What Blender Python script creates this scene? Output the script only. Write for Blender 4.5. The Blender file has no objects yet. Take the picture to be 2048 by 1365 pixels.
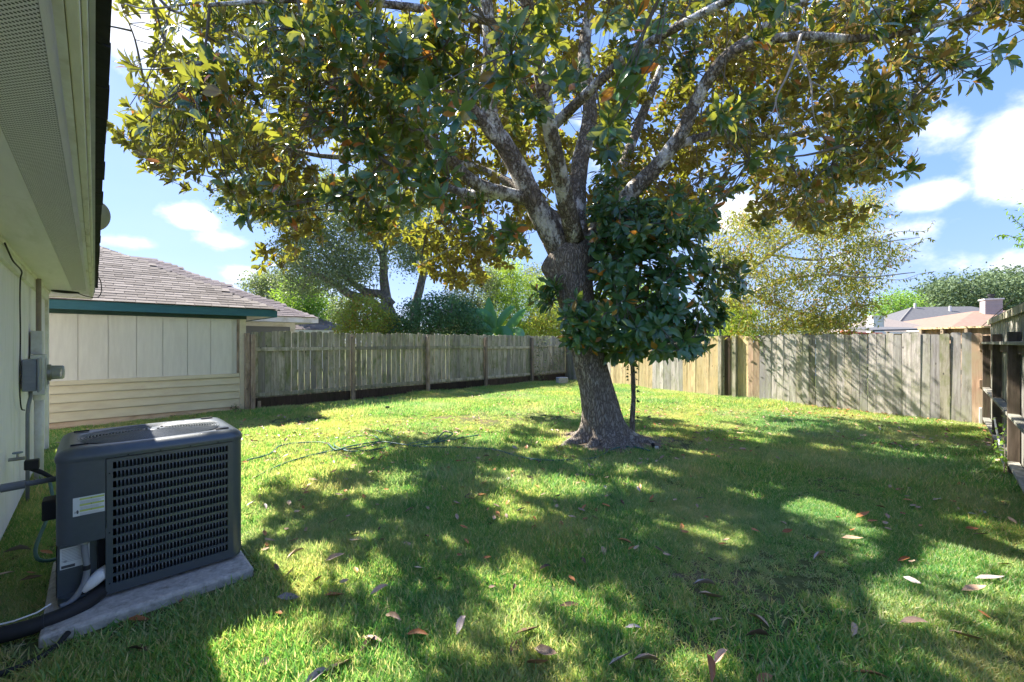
import bpy, math, random
import numpy as np
from mathutils import Vector, Matrix
random.seed(7); rng = np.random.default_rng(7)
R = math.radians
SC = bpy.context.scene
COL = SC.collection

# ------------------------------------------------------------------ camera, sky, sun, exposure
F = 845.0; CX = 1024.0; HY = 686.0; EYE = 1.57
cam_d = bpy.data.cameras.new('camera'); cam = bpy.data.objects.new('camera', cam_d); COL.objects.link(cam)
cam.location = (0, 0, EYE); cam.rotation_euler = (R(90), 0, 0)
cam_d.sensor_width = 36; cam_d.lens = F / 2048 * 36; cam_d.shift_y = 3.5 / 2048
cam_d.clip_start = 0.05; cam_d.clip_end = 2000
SC.camera = cam
SUN_EL = R(47)
SUNH = Vector((-0.812, 0.584, 0)).normalized()
SUNV = Vector((SUNH.x * math.cos(SUN_EL), SUNH.y * math.cos(SUN_EL), math.sin(SUN_EL)))
sun_d = bpy.data.lights.new('sun', 'SUN'); sun_d.energy = 2.0; sun_d.angle = R(0.5); sun_d.color = (1, 0.94, 0.84)
sun = bpy.data.objects.new('sun', sun_d); COL.objects.link(sun)
sun.rotation_euler = (-SUNV).to_track_quat('-Z', 'Y').to_euler(); sun.location = (-10, 10, 20)
SC.view_settings.view_transform = 'Standard'; SC.view_settings.look = 'None'
SC.view_settings.exposure = 3.05; SC.view_settings.gamma = 1.0
SC.view_settings.use_curve_mapping = False
SC.cycles.max_bounces = 14; SC.cycles.diffuse_bounces = 8; SC.cycles.transmission_bounces = 8; SC.cycles.glossy_bounces = 3

world = bpy.data.worlds.new('World'); SC.world = world; world.use_nodes = True
def build_world():
    nt = world.node_tree; nt.nodes.clear(); N = nt.nodes.new; L = nt.links.new
    out = N('ShaderNodeOutputWorld'); bg = N('ShaderNodeBackground'); bg.inputs[1].default_value = 0.15
    sky = N('ShaderNodeTexSky'); sky.sky_type = 'NISHITA'; sky.sun_disc = False
    sky.sun_elevation = SUN_EL; sky.sun_rotation = math.atan2(SUNH.x, SUNH.y)
    sky.air_density = 1.0; sky.dust_density = 0.6; sky.ozone_density = 1.6; sky.altitude = 50
    tc = N('ShaderNodeTexCoord')
    def math_(op, a, b=None, clamp=False):
        m = N('ShaderNodeMath'); m.operation = op; m.use_clamp = clamp
        for i, v in enumerate((a, b)):
            if v is None: continue
            if isinstance(v, (int, float)): m.inputs[i].default_value = v
            else: L(v, m.inputs[i])
        return m.outputs[0]
    nz = N('ShaderNodeTexNoise'); nz.inputs['Scale'].default_value = 7.5; nz.inputs['Detail'].default_value = 8
    nz.inputs['Roughness'].default_value = 0.58
    mp = N('ShaderNodeMapping'); mp.inputs['Scale'].default_value = (1, 1, 1.5)
    L(tc.outputs['Generated'], mp.inputs[0]); L(mp.outputs[0], nz.inputs['Vector'])
    total = None
    blobs = [(2045, 300, .062, .085, 1.1), (1900, 250, .05, .045, .62), (1860, 388, .06, .025, .9), (1470, 430, .055, .035, .9),
             (375, 432, .05, .024, .8), (500, 545, .06, .022, .85), (285, 70, .11, .10, .6), (1930, 520, .05, .03, .6),
             (1230, 330, .2, .1, .35), (450, 485, .07, .02, .5), (2040, 520, .05, .04, .7), (265, 485, .05, .015, .5),
             (1700, 500, .30, .05, .25), (700, 600, .4, .06, .4), (1900, 450, .2, .02, .35),
             (-700, 300, .3, .14, .8), (3200, 200, .35, .15, .8)]
    for px, py, rx, ry, w in blobs:
        d = Vector(((px - CX) / F, 1, (HY - py) / F)).normalized()
        s = N('ShaderNodeVectorMath'); s.operation = 'SUBTRACT'; L(tc.outputs['Generated'], s.inputs[0]); s.inputs[1].default_value = d
        m = N('ShaderNodeVectorMath'); m.operation = 'MULTIPLY'; L(s.outputs[0], m.inputs[0]); m.inputs[1].default_value = (1 / rx, 1 / rx, 1 / ry)
        ln = N('ShaderNodeVectorMath'); ln.operation = 'LENGTH'; L(m.outputs[0], ln.inputs[0])
        v = math_('MULTIPLY', math_('SUBTRACT', 1.35, ln.outputs['Value'], True), w)
        total = v if total is None else math_('MAXIMUM', total, v)
    n2 = math_('MULTIPLY', math_('SUBTRACT', nz.outputs['Fac'], 0.5), 2.9)
    cl = math_('ADD', math_('MULTIPLY', total, 1.15), n2)
    mr = N('ShaderNodeMapRange'); mr.interpolation_type = 'SMOOTHSTEP'
    mr.inputs['From Min'].default_value = 0.25; mr.inputs['From Max'].default_value = 1.15
    L(cl, mr.inputs['Value'])
    # a soft wide veil of high cloud
    nz2 = N('ShaderNodeTexNoise'); nz2.inputs['Scale'].default_value = 2.2; nz2.inputs['Detail'].default_value = 5
    L(mp.outputs[0], nz2.inputs['Vector'])
    veil = math_('MULTIPLY', math_('SUBTRACT', nz2.outputs['Fac'], 0.43, True), 0.4)
    fac = math_('MAXIMUM', mr.outputs[0], veil)
    sp_ = N('ShaderNodeSeparateXYZ'); L(tc.outputs['Generated'], sp_.inputs[0])
    el = N('ShaderNodeValToRGB'); L(sp_.outputs[2], el.inputs[0]); e = el.color_ramp.elements
    e[0].position = 0.0; e[0].color = (.29, .44, .82, 1); e[1].position = .75; e[1].color = (.14, .31, .83, 1)
    x = e.new(.25); x.color = (.22, .40, .85, 1)
    lift = N('ShaderNodeMixRGB'); lift.blend_type = 'MIX'; lift.inputs[0].default_value = 0.94
    hs = N('ShaderNodeMixRGB'); hs.blend_type = 'MULTIPLY'; hs.inputs[0].default_value = 1; hs.inputs[2].default_value = (1.0, .93, 1.05, 1); L(sky.outputs[0], hs.inputs[1]); L(hs.outputs[0], lift.inputs[1]); L(el.outputs[0], lift.inputs[2])
    mix = N('ShaderNodeMixRGB'); L(fac, mix.inputs[0]); L(lift.outputs[0], mix.inputs[1]); mix.inputs[2].default_value = (1.3, 1.32, 1.37, 1)
    L(mix.outputs[0], bg.inputs[0]); L(bg.outputs[0], out.inputs[0])
build_world()

# ------------------------------------------------------------------ frames and helpers
AX = Vector((0.7117, 0.7025)).normalized(); AY = Vector((-AX.y, AX.x)); RZ = math.atan2(AX.y, AX.x)
def W(p, s, h=0.0):                      # yard axes (p across the yard, s along it) to world
    return Vector((p * AX.x + s * AY.x, p * AX.y + s * AY.y, h))
def at(px, py, Y):                       # a direction seen in the photograph, Y metres away
    return Vector(((px - CX) / F * Y, Y, EYE + (HY - py) / F * Y))
def gnd(px, py, h=0.0):
    Y = (EYE - h) * F / (py - HY); return Vector(((px - CX) / F * Y, Y, h))
def proj(P):                             # (N,3) -> px,py
    P = np.asarray(P); Y = np.maximum(P[:, 1], 1e-3)
    return CX + F * P[:, 0] / Y, HY - F * (P[:, 2] - EYE) / Y

def tag(o, label=None, cat=None, group=None, kind=None):
    if label: o['label'] = label
    if cat: o['category'] = cat
    if group: o['group'] = group
    if kind: o['kind'] = kind
    return o
def empty(name, loc=(0, 0, 0), rz=0.0, label=None, cat=None, group=None):
    o = bpy.data.objects.new(name, None); COL.objects.link(o); o.empty_display_size = .2
    o.location = loc; o.rotation_euler = (0, 0, rz); return tag(o, label, cat, group)

class MB:
    def __init__(self): self.v = []; self.f = []
    def add(self, v, f):
        n = len(self.v); self.v += [tuple(x) for x in v]; self.f += [tuple(i + n for i in q) for q in f]; return self
    def box(self, x0, x1, y0, y1, z0, z1):
        return self.add([(x0, y0, z0), (x1, y0, z0), (x1, y1, z0), (x0, y1, z0), (x0, y0, z1), (x1, y0, z1), (x1, y1, z1), (x0, y1, z1)],
                        [(0, 3, 2, 1), (4, 5, 6, 7), (0, 1, 5, 4), (1, 2, 6, 5), (2, 3, 7, 6), (3, 0, 4, 7)])
    def cyl(self, a, b, r, n=16, r2=None):
        return self.tube([a, b], [r, r if r2 is None else r2], n)
    def tube(self, pts, rad, n=8, cap=True, noise=0.0, seed=0):
        pts = [Vector(p) for p in pts]; m = len(pts)
        if not hasattr(rad, '__len__'): rad = [rad] * m
        v = []; f = []; up = None
        rr = random.Random(seed)
        for i, p in enumerate(pts):
            t = (pts[min(i + 1, m - 1)] - pts[max(i - 1, 0)])
            t = t.normalized() if t.length > 1e-9 else Vector((0, 0, 1))
            if up is None:
                up = t.orthogonal().normalized()
            else:
                up = (up - t * up.dot(t)); up = up.normalized() if up.length > 1e-6 else t.orthogonal().normalized()
            w = t.cross(up)
            for k in range(n):
                a = 2 * math.pi * k / n; r = rad[i] * (1 + (rr.uniform(-noise, noise) if noise else 0))
                v.append(p + up * (math.cos(a) * r) + w * (math.sin(a) * r))
        for i in range(m - 1):
            for k in range(n):
                k2 = (k + 1) % n
                f.append((i * n + k, i * n + k2, (i + 1) * n + k2, (i + 1) * n + k))
        if cap:
            f.append(tuple(range(n - 1, -1, -1))); f.append(tuple((m - 1) * n + k for k in range(n)))
        return self.add(v, f)
    def sphere(self, c, r, n=12, m=8, sz=1.0):
        v = []; f = []
        for i in range(m + 1):
            th = math.pi * i / m
            for k in range(n):
                a = 2 * math.pi * k / n
                v.append((c[0] + r * math.sin(th) * math.cos(a), c[1] + r * math.sin(th) * math.sin(a), c[2] + r * sz * math.cos(th)))
        for i in range(m):
            for k in range(n):
                k2 = (k + 1) % n; f.append((i * n + k, (i + 1) * n + k, (i + 1) * n + k2, i * n + k2))
        return self.add(v, f)
    def mesh(self, name, mat, smooth=False):
        me = bpy.data.meshes.new(name); me.from_pydata(self.v, [], self.f); me.update()
        if mat is not None: me.materials.append(mat)
        if smooth: me.shade_smooth()
        return me
    def build(self, name, mat, parent=None, smooth=False, bevel=0, loc=(0, 0, 0)):
        return link(name, self.mesh(name, mat, smooth), parent, bevel, loc)
def link(name, me, parent=None, bevel=0, loc=(0, 0, 0)):
    o = bpy.data.objects.new(name, me); COL.objects.link(o)
    if parent is not None: o.parent = parent
    o.location = loc
    if bevel:
        b = o.modifiers.new('bevel', 'BEVEL'); b.width = bevel; b.segments = 2; b.limit_method = 'ANGLE'; b.angle_limit = R(40)
    return o

def smooth_path(pts, k=6):               # Catmull-Rom through tuples of any length
    P = [np.array(p, float) for p in pts]; P = [2 * P[0] - P[1]] + P + [2 * P[-1] - P[-2]]; out = []
    for i in range(1, len(P) - 2):
        for j in range(k):
            t = j / k; a, b, c, d = P[i - 1], P[i], P[i + 1], P[i + 2]
            out.append(.5 * ((2 * b) + (-a + c) * t + (2 * a - 5 * b + 4 * c - d) * t * t + (-a + 3 * b - 3 * c + d) * t ** 3))
    out.append(P[-2]); return out

def scatter_mesh(name, mat, tv, tf, pos, X, Yv, Z, scl):
    """one mesh made of N copies of a small template (tv verts, tf tri/quad faces)"""
    tv = np.asarray(tv, float); N = len(pos); k = len(tv)
    scl = np.asarray(scl, float)
    if scl.ndim == 1: scl = np.stack([scl] * 3, 1)
    t = tv[None] * scl[:, None, :]
    co = pos[:, None, :] + t[:, :, 0:1] * X[:, None, :] + t[:, :, 1:2] * Yv[:, None, :] + t[:, :, 2:3] * Z[:, None, :]
    sizes = np.array([len(q) for q in tf]); flat = np.concatenate([np.array(q) for q in tf])
    nl = len(flat)
    me = bpy.data.meshes.new(name)
    me.vertices.add(N * k); me.vertices.foreach_set('co', co.reshape(-1).astype(np.float32))
    me.loops.add(N * nl); me.loops.foreach_set('vertex_index', (flat[None] + (np.arange(N) * k)[:, None]).reshape(-1).astype(np.int32))
    me.polygons.add(N * len(tf))
    starts = np.concatenate([[0], np.cumsum(sizes)[:-1]])
    me.polygons.foreach_set('loop_start', (starts[None] + (np.arange(N) * nl)[:, None]).reshape(-1).astype(np.int32))
    me.polygons.foreach_set('loop_total', np.tile(sizes, N).astype(np.int32))
    me.update(calc_edges=True); me.materials.append(mat)
    me.polygons.foreach_set('use_smooth', np.ones(N * len(tf), bool))
    return me
def unit(a): return a / np.maximum(np.linalg.norm(a, axis=1, keepdims=True), 1e-9)
def rand_dirs(n): return unit(rng.normal(size=(n, 3)))
def in_poly(px, py, poly):
    poly = np.array(poly, float); inside = np.zeros(len(px), bool); j = len(poly) - 1
    for i in range(len(poly)):
        xi, yi = poly[i]; xj, yj = poly[j]
        c = ((yi > py) != (yj > py)) & (px < (xj - xi) * (py - yi) / (yj - yi + 1e-12) + xi)
        inside ^= c; j = i
    return inside
# cheap smooth value noise for numpy points
_ph = rng.uniform(0, 6.28, (12, 3)); _fr = rng.normal(size=(12, 3))
def vnoise(P, scale=1.0):
    P = np.asarray(P) * scale; s = 0
    for i in range(12):
        s = s + np.sin(P @ (_fr[i]) * 1.7 + _ph[i, 0])
    return s / 12 ** .5

# ------------------------------------------------------------------ materials
MATS = {}
def nodes(name):
    m = bpy.data.materials.new(name); m.use_nodes = True; nt = m.node_tree; nt.nodes.clear()
    return m, nt, nt.nodes.new, nt.links.new
def ramp(N, L, fac, stops):
    r = N('ShaderNodeValToRGB'); L(fac, r.inputs[0]); e = r.color_ramp.elements
    e[0].position, e[0].color = stops[0][0], (*stops[0][1], 1); e[1].position, e[1].color = stops[-1][0], (*stops[-1][1], 1)
    for p, c in stops[1:-1]:
        x = e.new(p); x.color = (*c, 1)
    return r.outputs[0]
def noise(N, L, vec, scale, detail=5, rough=.6):
    n = N('ShaderNodeTexNoise'); n.inputs['Scale'].default_value = scale; n.inputs['Detail'].default_value = detail
    n.inputs['Roughness'].default_value = rough
    if vec is not None: L(vec, n.inputs['Vector'])
    return n.outputs['Fac']
def mixc(N, L, fac, a, b, mode='MIX'):
    m = N('ShaderNodeMixRGB'); m.blend_type = mode
    for i, v in enumerate((fac, a, b)):
        if isinstance(v, (int, float)): m.inputs[i].default_value = v
        elif isinstance(v, tuple): m.inputs[i].default_value = (*v, 1)
        else: L(v, m.inputs[i])
    return m.outputs[0]
def coords(N, L, scale=(1, 1, 1), rnd=True, kind='Object'):
    tc = N('ShaderNodeTexCoord'); mp = N('ShaderNodeMapping'); mp.inputs['Scale'].default_value = scale
    L(tc.outputs[kind], mp.inputs[0])
    if not rnd: return mp.outputs[0]
    oi = N('ShaderNodeObjectInfo'); ad = N('ShaderNodeVectorMath'); ad.operation = 'ADD'
    sc = N('ShaderNodeVectorMath'); sc.operation = 'SCALE'; sc.inputs['Scale'].default_value = 57.0
    cb = N('ShaderNodeCombineXYZ'); L(oi.outputs['Random'], cb.inputs[0]); L(oi.outputs['Random'], cb.inputs[1]); L(oi.outputs['Random'], cb.inputs[2])
    L(cb.outputs[0], sc.inputs[0]); L(mp.outputs[0], ad.inputs[0]); L(sc.outputs[0], ad.inputs[1]); return ad.outputs[0]
def bump(N, L, h, strength, dist=.01):
    b = N('ShaderNodeBump'); b.inputs['Strength'].default_value = strength; b.inputs['Distance'].default_value = dist
    L(h, b.inputs['Height']); return b.outputs[0]
def pbsdf(N, L, col, rough=.7, metal=0, spec=.3, normal=None):
    b = N('ShaderNodeBsdfPrincipled'); o = N('ShaderNodeOutputMaterial')
    if isinstance(col, tuple): b.inputs['Base Color'].default_value = (*col, 1)
    else: L(col, b.inputs['Base Color'])
    if isinstance(rough, (int, float)): b.inputs['Roughness'].default_value = rough
    else: L(rough, b.inputs['Roughness'])
    b.inputs['Metallic'].default_value = metal; b.inputs['Specular IOR Level'].default_value = spec
    if normal is not None: L(normal, b.inputs['Normal'])
    L(b.outputs[0], o.inputs[0]); return b
def simple(name, c1, c2=None, scale=6, rough=.6, metal=0, bmp=.15, spec=.3, stretch=(1, 1, 1), dirt=None, fine=60):
    m, nt, N, L = nodes(name); v = coords(N, L, stretch)
    n = noise(N, L, v, scale); c = ramp(N, L, n, [(.32, c1), (.68, c2 or tuple(x * .8 for x in c1))])
    if dirt:
        d = noise(N, L, v, scale * .35, 6, .7)
        dm = N('ShaderNodeMapRange'); dm.inputs[1].default_value = .52; dm.inputs[2].default_value = .72; L(d, dm.inputs[0])
        c = mixc(N, L, dm.outputs[0], c, dirt)
    f = noise(N, L, v, fine, 4)
    pbsdf(N, L, c, rough, metal, spec, bump(N, L, f, bmp, .004)); return m
def wood(name, lo, mid, hi, green=None, gz=(0, 0), warm=None):
    m, nt, N, L = nodes(name); v = coords(N, L, (22, 22, 1.3)); n = noise(N, L, v, 1.6, 8, .65)
    c = ramp(N, L, n, [(.25, lo), (.5, mid), (.75, hi)])
    oi = N('ShaderNodeObjectInfo')
    var = ramp(N, L, oi.outputs['Random'], [(0, (.62, .62, .64)), (.3, (.90, .92, .84)), (.6, (1.03, 1.0, .96)), (1, (1.30, 1.27, 1.22))])
    c = mixc(N, L, 1.0, c, var, 'MULTIPLY')
    v2 = coords(N, L, (5, 5, 2.2)); st = noise(N, L, v2, 1.0, 5, .7)
    mr = N('ShaderNodeMapRange'); mr.inputs[1].default_value = .47; mr.inputs[2].default_value = .68; L(st, mr.inputs[0])
    c = mixc(N, L, mr.outputs[0], c, green if green else tuple(x * .55 for x in lo))
    v3 = coords(N, L, (7, 7, 1.2)); st3 = noise(N, L, v3, 1.3, 6, .75)          # dark weather streaks
    mr3 = N('ShaderNodeMapRange'); mr3.inputs[1].default_value = .52; mr3.inputs[2].default_value = .75; L(st3, mr3.inputs[0])
    c = mixc(N, L, mr3.outputs[0], c, tuple(x * .45 for x in lo))
    vo = N('ShaderNodeTexVoronoi'); vo.inputs['Scale'].default_value = 1.0; L(coords(N, L, (7, .1, 3.2)), vo.inputs['Vector'])
    kn = N('ShaderNodeMapRange'); kn.inputs[1].default_value = .11; kn.inputs[2].default_value = .05; L(vo.outputs['Distance'], kn.inputs[0])
    c = mixc(N, L, kn.outputs[0], c, tuple(x * .4 for x in lo))
    pbsdf(N, L, c, .85, 0, .15, bump(N, L, n, .5, .004)); return m
def leaf_mat(name, top, top2, under, trans, gloss=.35, spec=.5, tw=.45, accent=None, apos=.93, patch=.6, lum=.3):
    m, nt, N, L = nodes(name); g = N('ShaderNodeNewGeometry')
    rv = g.outputs['Random Per Island']
    c = ramp(N, L, rv, [(0, top), (apos - .03, top2), (apos, accent or top2), (1, accent or top2)])
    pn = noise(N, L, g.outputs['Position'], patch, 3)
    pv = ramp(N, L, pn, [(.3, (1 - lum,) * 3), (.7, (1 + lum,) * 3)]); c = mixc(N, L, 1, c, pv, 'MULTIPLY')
    if under is not None:
        ru = ramp(N, L, rv, [(0, tuple(x * .75 for x in under)), (1, tuple(x * 1.35 for x in under))])
        c = mixc(N, L, g.outputs['Backfacing'], c, ru)
    b = N('ShaderNodeBsdfPrincipled'); L(c, b.inputs['Base Color']); b.inputs['Roughness'].default_value = gloss
    b.inputs['Specular IOR Level'].default_value = spec
    t = N('ShaderNodeBsdfTranslucent')
    tcol = ramp(N, L, rv, [(0, tuple(x * .7 for x in trans)), (apos - .03, tuple(min(1, x * 1.25) for x in trans)), (1, accent or trans)])
    L(tcol, t.inputs[0])
    mx = N('ShaderNodeMixShader'); mx.inputs[0].default_value = tw; L(b.outputs[0], mx.inputs[1]); L(t.outputs[0], mx.inputs[2])
    o = N('ShaderNodeOutputMaterial'); L(mx.outputs[0], o.inputs[0]); return m

M = {}
M['fence_green'] = wood('weathered_fence_wood', (.24, .215, .18), (.40, .365, .31), (.56, .515, .44), green=(.20, .22, .095))
M['fence_grey'] = wood('grey_fence_wood', (.31, .28, .26), (.50, .465, .44), (.68, .645, .615), green=(.32, .32, .22))
M['fence_new'] = wood('yellow_fence_wood', (.44, .32, .17), (.60, .46, .27), (.76, .62, .40), green=(.52, .43, .26))
M['fence_red'] = wood('reddish_fence_wood', (.30, .19, .13), (.45, .31, .23), (.60, .46, .37), green=(.42, .33, .22))
M['post_brown'] = wood('post_wood', (.24, .18, .135), (.40, .31, .24), (.54, .45, .36), green=(.20, .17, .11))
M['dark_board'] = wood('dark_brown_board', (.035, .026, .020), (.065, .047, .037), (.11, .08, .062), green=(.06, .05, .03))
M['rail'] = wood('rail_wood', (.26, .235, .185), (.42, .385, .31), (.60, .56, .47), green=(.17, .18, .10))
def bark_mat(name, c0, c1, c2, lichen, scale=(9, 9, 2.4), amt=.62):
    m, nt, N, L = nodes(name); v = coords(N, L, scale, False); n = noise(N, L, v, 1.5, 9, .7)
    vo = N('ShaderNodeTexVoronoi'); vo.feature = 'DISTANCE_TO_EDGE'; vo.inputs['Scale'].default_value = 2.0
    wv = N('ShaderNodeVectorMath'); wv.operation = 'ADD'; L(v, wv.inputs[0])
    nn = N('ShaderNodeTexNoise'); nn.inputs['Scale'].default_value = 1.7; L(v, nn.inputs['Vector']); L(nn.outputs['Color'], wv.inputs[1])
    L(wv.outputs[0], vo.inputs['Vector'])
    cr = N('ShaderNodeMapRange'); cr.inputs[1].default_value = 0; cr.inputs[2].default_value = .22; L(vo.outputs['Distance'], cr.inputs[0])
    c = ramp(N, L, n, [(.3, c0), (.5, c1), (.7, c2)]); c = mixc(N, L, cr.outputs[0], tuple(x * .75 for x in c0), c)
    v2 = coords(N, L, (1, 1, .6), False); l = noise(N, L, v2, 3.2, 7, .72)
    mr = N('ShaderNodeMapRange'); mr.inputs[1].default_value = amt; mr.inputs[2].default_value = amt + .07; L(l, mr.inputs[0])
    c = mixc(N, L, mr.outputs[0], c, lichen)
    h = N('ShaderNodeMath'); h.operation = 'ADD'; L(n, h.inputs[0]); L(cr.outputs[0], h.inputs[1])
    pbsdf(N, L, c, .9, 0, .12, bump(N, L, h.outputs[0], .9, .02)); return m
M['bark'] = bark_mat('magnolia_bark', (.25, .205, .165), (.44, .385, .33), (.60, .545, .48), (.72, .69, .63), (16, 16, 4.2), .60)
M['limb_bark'] = bark_mat('magnolia_limb_bark', (.18, .15, .12), (.32, .275, .22), (.46, .41, .35), (.85, .83, .79), (9, 9, 5), .51)
M['bare_twig'] = simple('bare_twig_bark', (.52, .47, .42), (.33, .29, .25), 9, .85)
M['bark_far'] = bark_mat('oak_bark', (.18, .165, .14), (.31, .28, .235), (.44, .40, .35), (.34, .33, .28), (3, 3, 1.2), .7)
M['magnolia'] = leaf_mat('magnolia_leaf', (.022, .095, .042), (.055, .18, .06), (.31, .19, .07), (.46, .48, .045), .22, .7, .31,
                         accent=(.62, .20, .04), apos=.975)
M['magnolia_low'] = leaf_mat('young_magnolia_leaf', (.035, .125, .050), (.075, .20, .075), (.17, .13, .055), (.34, .45, .05), .20, .9, .28,
                             accent=(.55, .22, .03), apos=.985)
M['twig'] = simple('twig_bark', (.20, .17, .13), (.12, .10, .08), 12, .85)
M['leaf_oak'] = leaf_mat('oak_leaf', (.11, .17, .075), (.27, .33, .16), None, (.26, .33, .10), .5, .3, .35)
M['leaf_bright'] = leaf_mat('bright_leaf', (.12, .27, .05), (.26, .42, .09), None, (.32, .50, .05), .5, .3, .45)
M['leaf_yellow'] = leaf_mat('yellow_green_leaf', (.15, .24, .05), (.32, .38, .08), None, (.50, .56, .06), .5, .3, .45, accent=(.42, .22, .05), apos=.85)
M['leaf_pecan'] = leaf_mat('pecan_leaf', (.14, .21, .045), (.31, .34, .08), None, (.50, .50, .06), .45, .35, .38, accent=(.40, .20, .04), apos=.84)
M['leaf_dark'] = leaf_mat('dark_shrub_leaf', (.06, .14, .06), (.12, .26, .09), None, (.10, .20, .05), .45, .4, .3)
M['leaf_lime'] = leaf_mat('lime_leaf', (.14, .27, .035), (.28, .42, .06), None, (.45, .60, .06), .45, .35, .45)
M['leaf_pale'] = leaf_mat('pale_leaf', (.17, .24, .09), (.32, .38, .17), None, (.30, .34, .14), .55, .3, .38)
M['leaf_greyoak'] = leaf_mat('far_oak_leaf', (.10, .16, .08), (.20, .27, .14), None, (.18, .24, .09), .6, .25, .3)
M['banana'] = leaf_mat('banana_leaf', (.045, .17, .055), (.07, .23, .07), None, (.18, .38, .06), .35, .5, .28)

# ------------------------------------------------------------------ ground
def ground_mat():
    m, nt, N, L = nodes('lawn_soil'); g = N('ShaderNodeNewGeometry'); P = g.outputs['Position']
    a = noise(N, L, P, 1.1, 6, .6); b = noise(N, L, P, 26, 5, .7)
    c = ramp(N, L, b, [(.3, (.05, .075, .022)), (.55, (.12, .14, .05)), (.75, (.26, .23, .13))])
    c2 = ramp(N, L, b, [(.3, (.09, .07, .035)), (.7, (.26, .21, .12))])
    mr = N('ShaderNodeMapRange'); mr.inputs[1].default_value = .52; mr.inputs[2].default_value = .66; L(a, mr.inputs[0])
    c = mixc(N, L, mr.outputs[0], c, c2)
    pbsdf(N, L, c, .95, 0, .1, bump(N, L, b, .8, .02)); return m
mb = MB(); S_ = 700
mb.add([(-S_, -S_, 0), (S_, -S_, 0), (S_, S_, 0), (-S_, S_, 0)], [(0, 1, 2, 3)])
tag(mb.build('ground', ground_mat()), kind='structure')
# bare earth mound at the foot of the magnolia
TB = Vector((1.46, 6.72, 0))
mb = MB(); v = [(0, 0, .05)]; f = []; rings = [(.3, .045), (.55, .03), (.8, .012), (1.05, -.01)]; n = 40
for r, z in rings:
    for k in range(n):
        a = 2 * math.pi * k / n; rr = r * (1 + .22 * math.sin(3 * a + r) + .1 * math.sin(7 * a))
        v.append((math.cos(a) * rr, math.sin(a) * rr, z))
for k in range(n): f.append((0, 1 + k, 1 + (k + 1) % n))
for i in range(len(rings) - 1):
    for k in range(n):
        f.append((1 + i * n + k, 1 + (i + 1) * n + k, 1 + (i + 1) * n + (k + 1) % n, 1 + i * n + (k + 1) % n))
mb.add(v, f)
soil = mb.build('bare_soil', simple('bare_soil_earth', (.26, .20, .14), (.17, .125, .085), 8, .95, bmp=.8, fine=40), smooth=True, loc=TB)
tag(soil, kind='structure')

# ------------------------------------------------------------------ lawn grass (instanced tufts)
def grass_mat():
    m, nt, N, L = nodes('grass_blade'); g = N('ShaderNodeNewGeometry'); P = g.outputs['Position']
    rv = g.outputs['Random Per Island']; oi = N('ShaderNodeObjectInfo')
    c = ramp(N, L, rv, [(0, (.100, .28, .095)), (.43, (.175, .37, .11)), (.67, (.29, .43, .13)), (.79, (.52, .48, .28)), (1, (.68, .61, .44))])
    dry = noise(N, L, P, .8, 5, .6); mr = N('ShaderNodeMapRange'); mr.inputs[1].default_value = .44; mr.inputs[2].default_value = .66; L(dry, mr.inputs[0])
    mq = N('ShaderNodeMath'); mq.operation = 'MULTIPLY_ADD'; L(oi.outputs['Random'], mq.inputs[0]); mq.inputs[1].default_value = .75; mq.inputs[2].default_value = .2
    mm = N('ShaderNodeMath'); mm.operation = 'MULTIPLY'; L(mr.outputs[0], mm.inputs[0]); L(mq.outputs[0], mm.inputs[1])
    c = mixc(N, L, mm.outputs[0], c, (.58, .52, .33))
    pn = noise(N, L, P, .45, 3); c = mixc(N, L, 1, c, ramp(N, L, pn, [(.3, (.72, .88, 1.0)), (.7, (1.2, 1.03, .82))]), 'MULTIPLY')
    b = N('ShaderNodeBsdfPrincipled'); L(c, b.inputs['Base Color']); b.inputs['Roughness'].default_value = .5; b.inputs['Specular IOR Level'].default_value = .3
    t = N('ShaderNodeBsdfTranslucent'); L(mixc(N, L, 1, c, (1.9, 1.9, 1.1), 'MULTIPLY'), t.inputs[0])
    mx = N('ShaderNodeMixShader'); mx.inputs[0].default_value = .45; L(b.outputs[0], mx.inputs[1]); L(t.outputs[0], mx.inputs[2])
    o = N('ShaderNodeOutputMaterial'); L(mx.outputs[0], o.inputs[0]); return m
GM = grass_mat()
tufts = bpy.data.collections.new('grass_tuft_kinds')
for q in range(8):
    n = 44; ang = rng.uniform(0, 2 * np.pi, n); rad = np.sqrt(rng.uniform(0, 1, n)) * .075
    pos = np.stack([np.cos(ang) * rad, np.sin(ang) * rad, np.zeros(n)], 1)
    a2 = rng.uniform(0, 2 * np.pi, n); tilt = rng.uniform(.25, 1.4, n)
    Xd = np.stack([np.cos(a2) * np.sin(tilt), np.sin(a2) * np.sin(tilt), np.cos(tilt)], 1)
    side = unit(np.cross(Xd, rand_dirs(n))); up = np.cross(Xd, side)
    ln = rng.uniform(.028, .078, n)
    tv = [(0, -.5, 0), (0, .5, 0), (.55, .42, .07), (.55, -.42, .07), (1, 0, -.12)]
    sc = np.stack([ln, rng.uniform(.0042, .0085, n), ln], 1)
    me = scatter_mesh('grass_tuft', GM, tv, [(0, 1, 2, 3), (3, 2, 4)], pos, Xd, side, up, sc)
    tufts.objects.link(bpy.data.objects.new('grass_tuft', me))
C0 = W(2.57, 11.1); CB = W(14.17, 11.1); RB = W(11.96, -.6)
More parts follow.
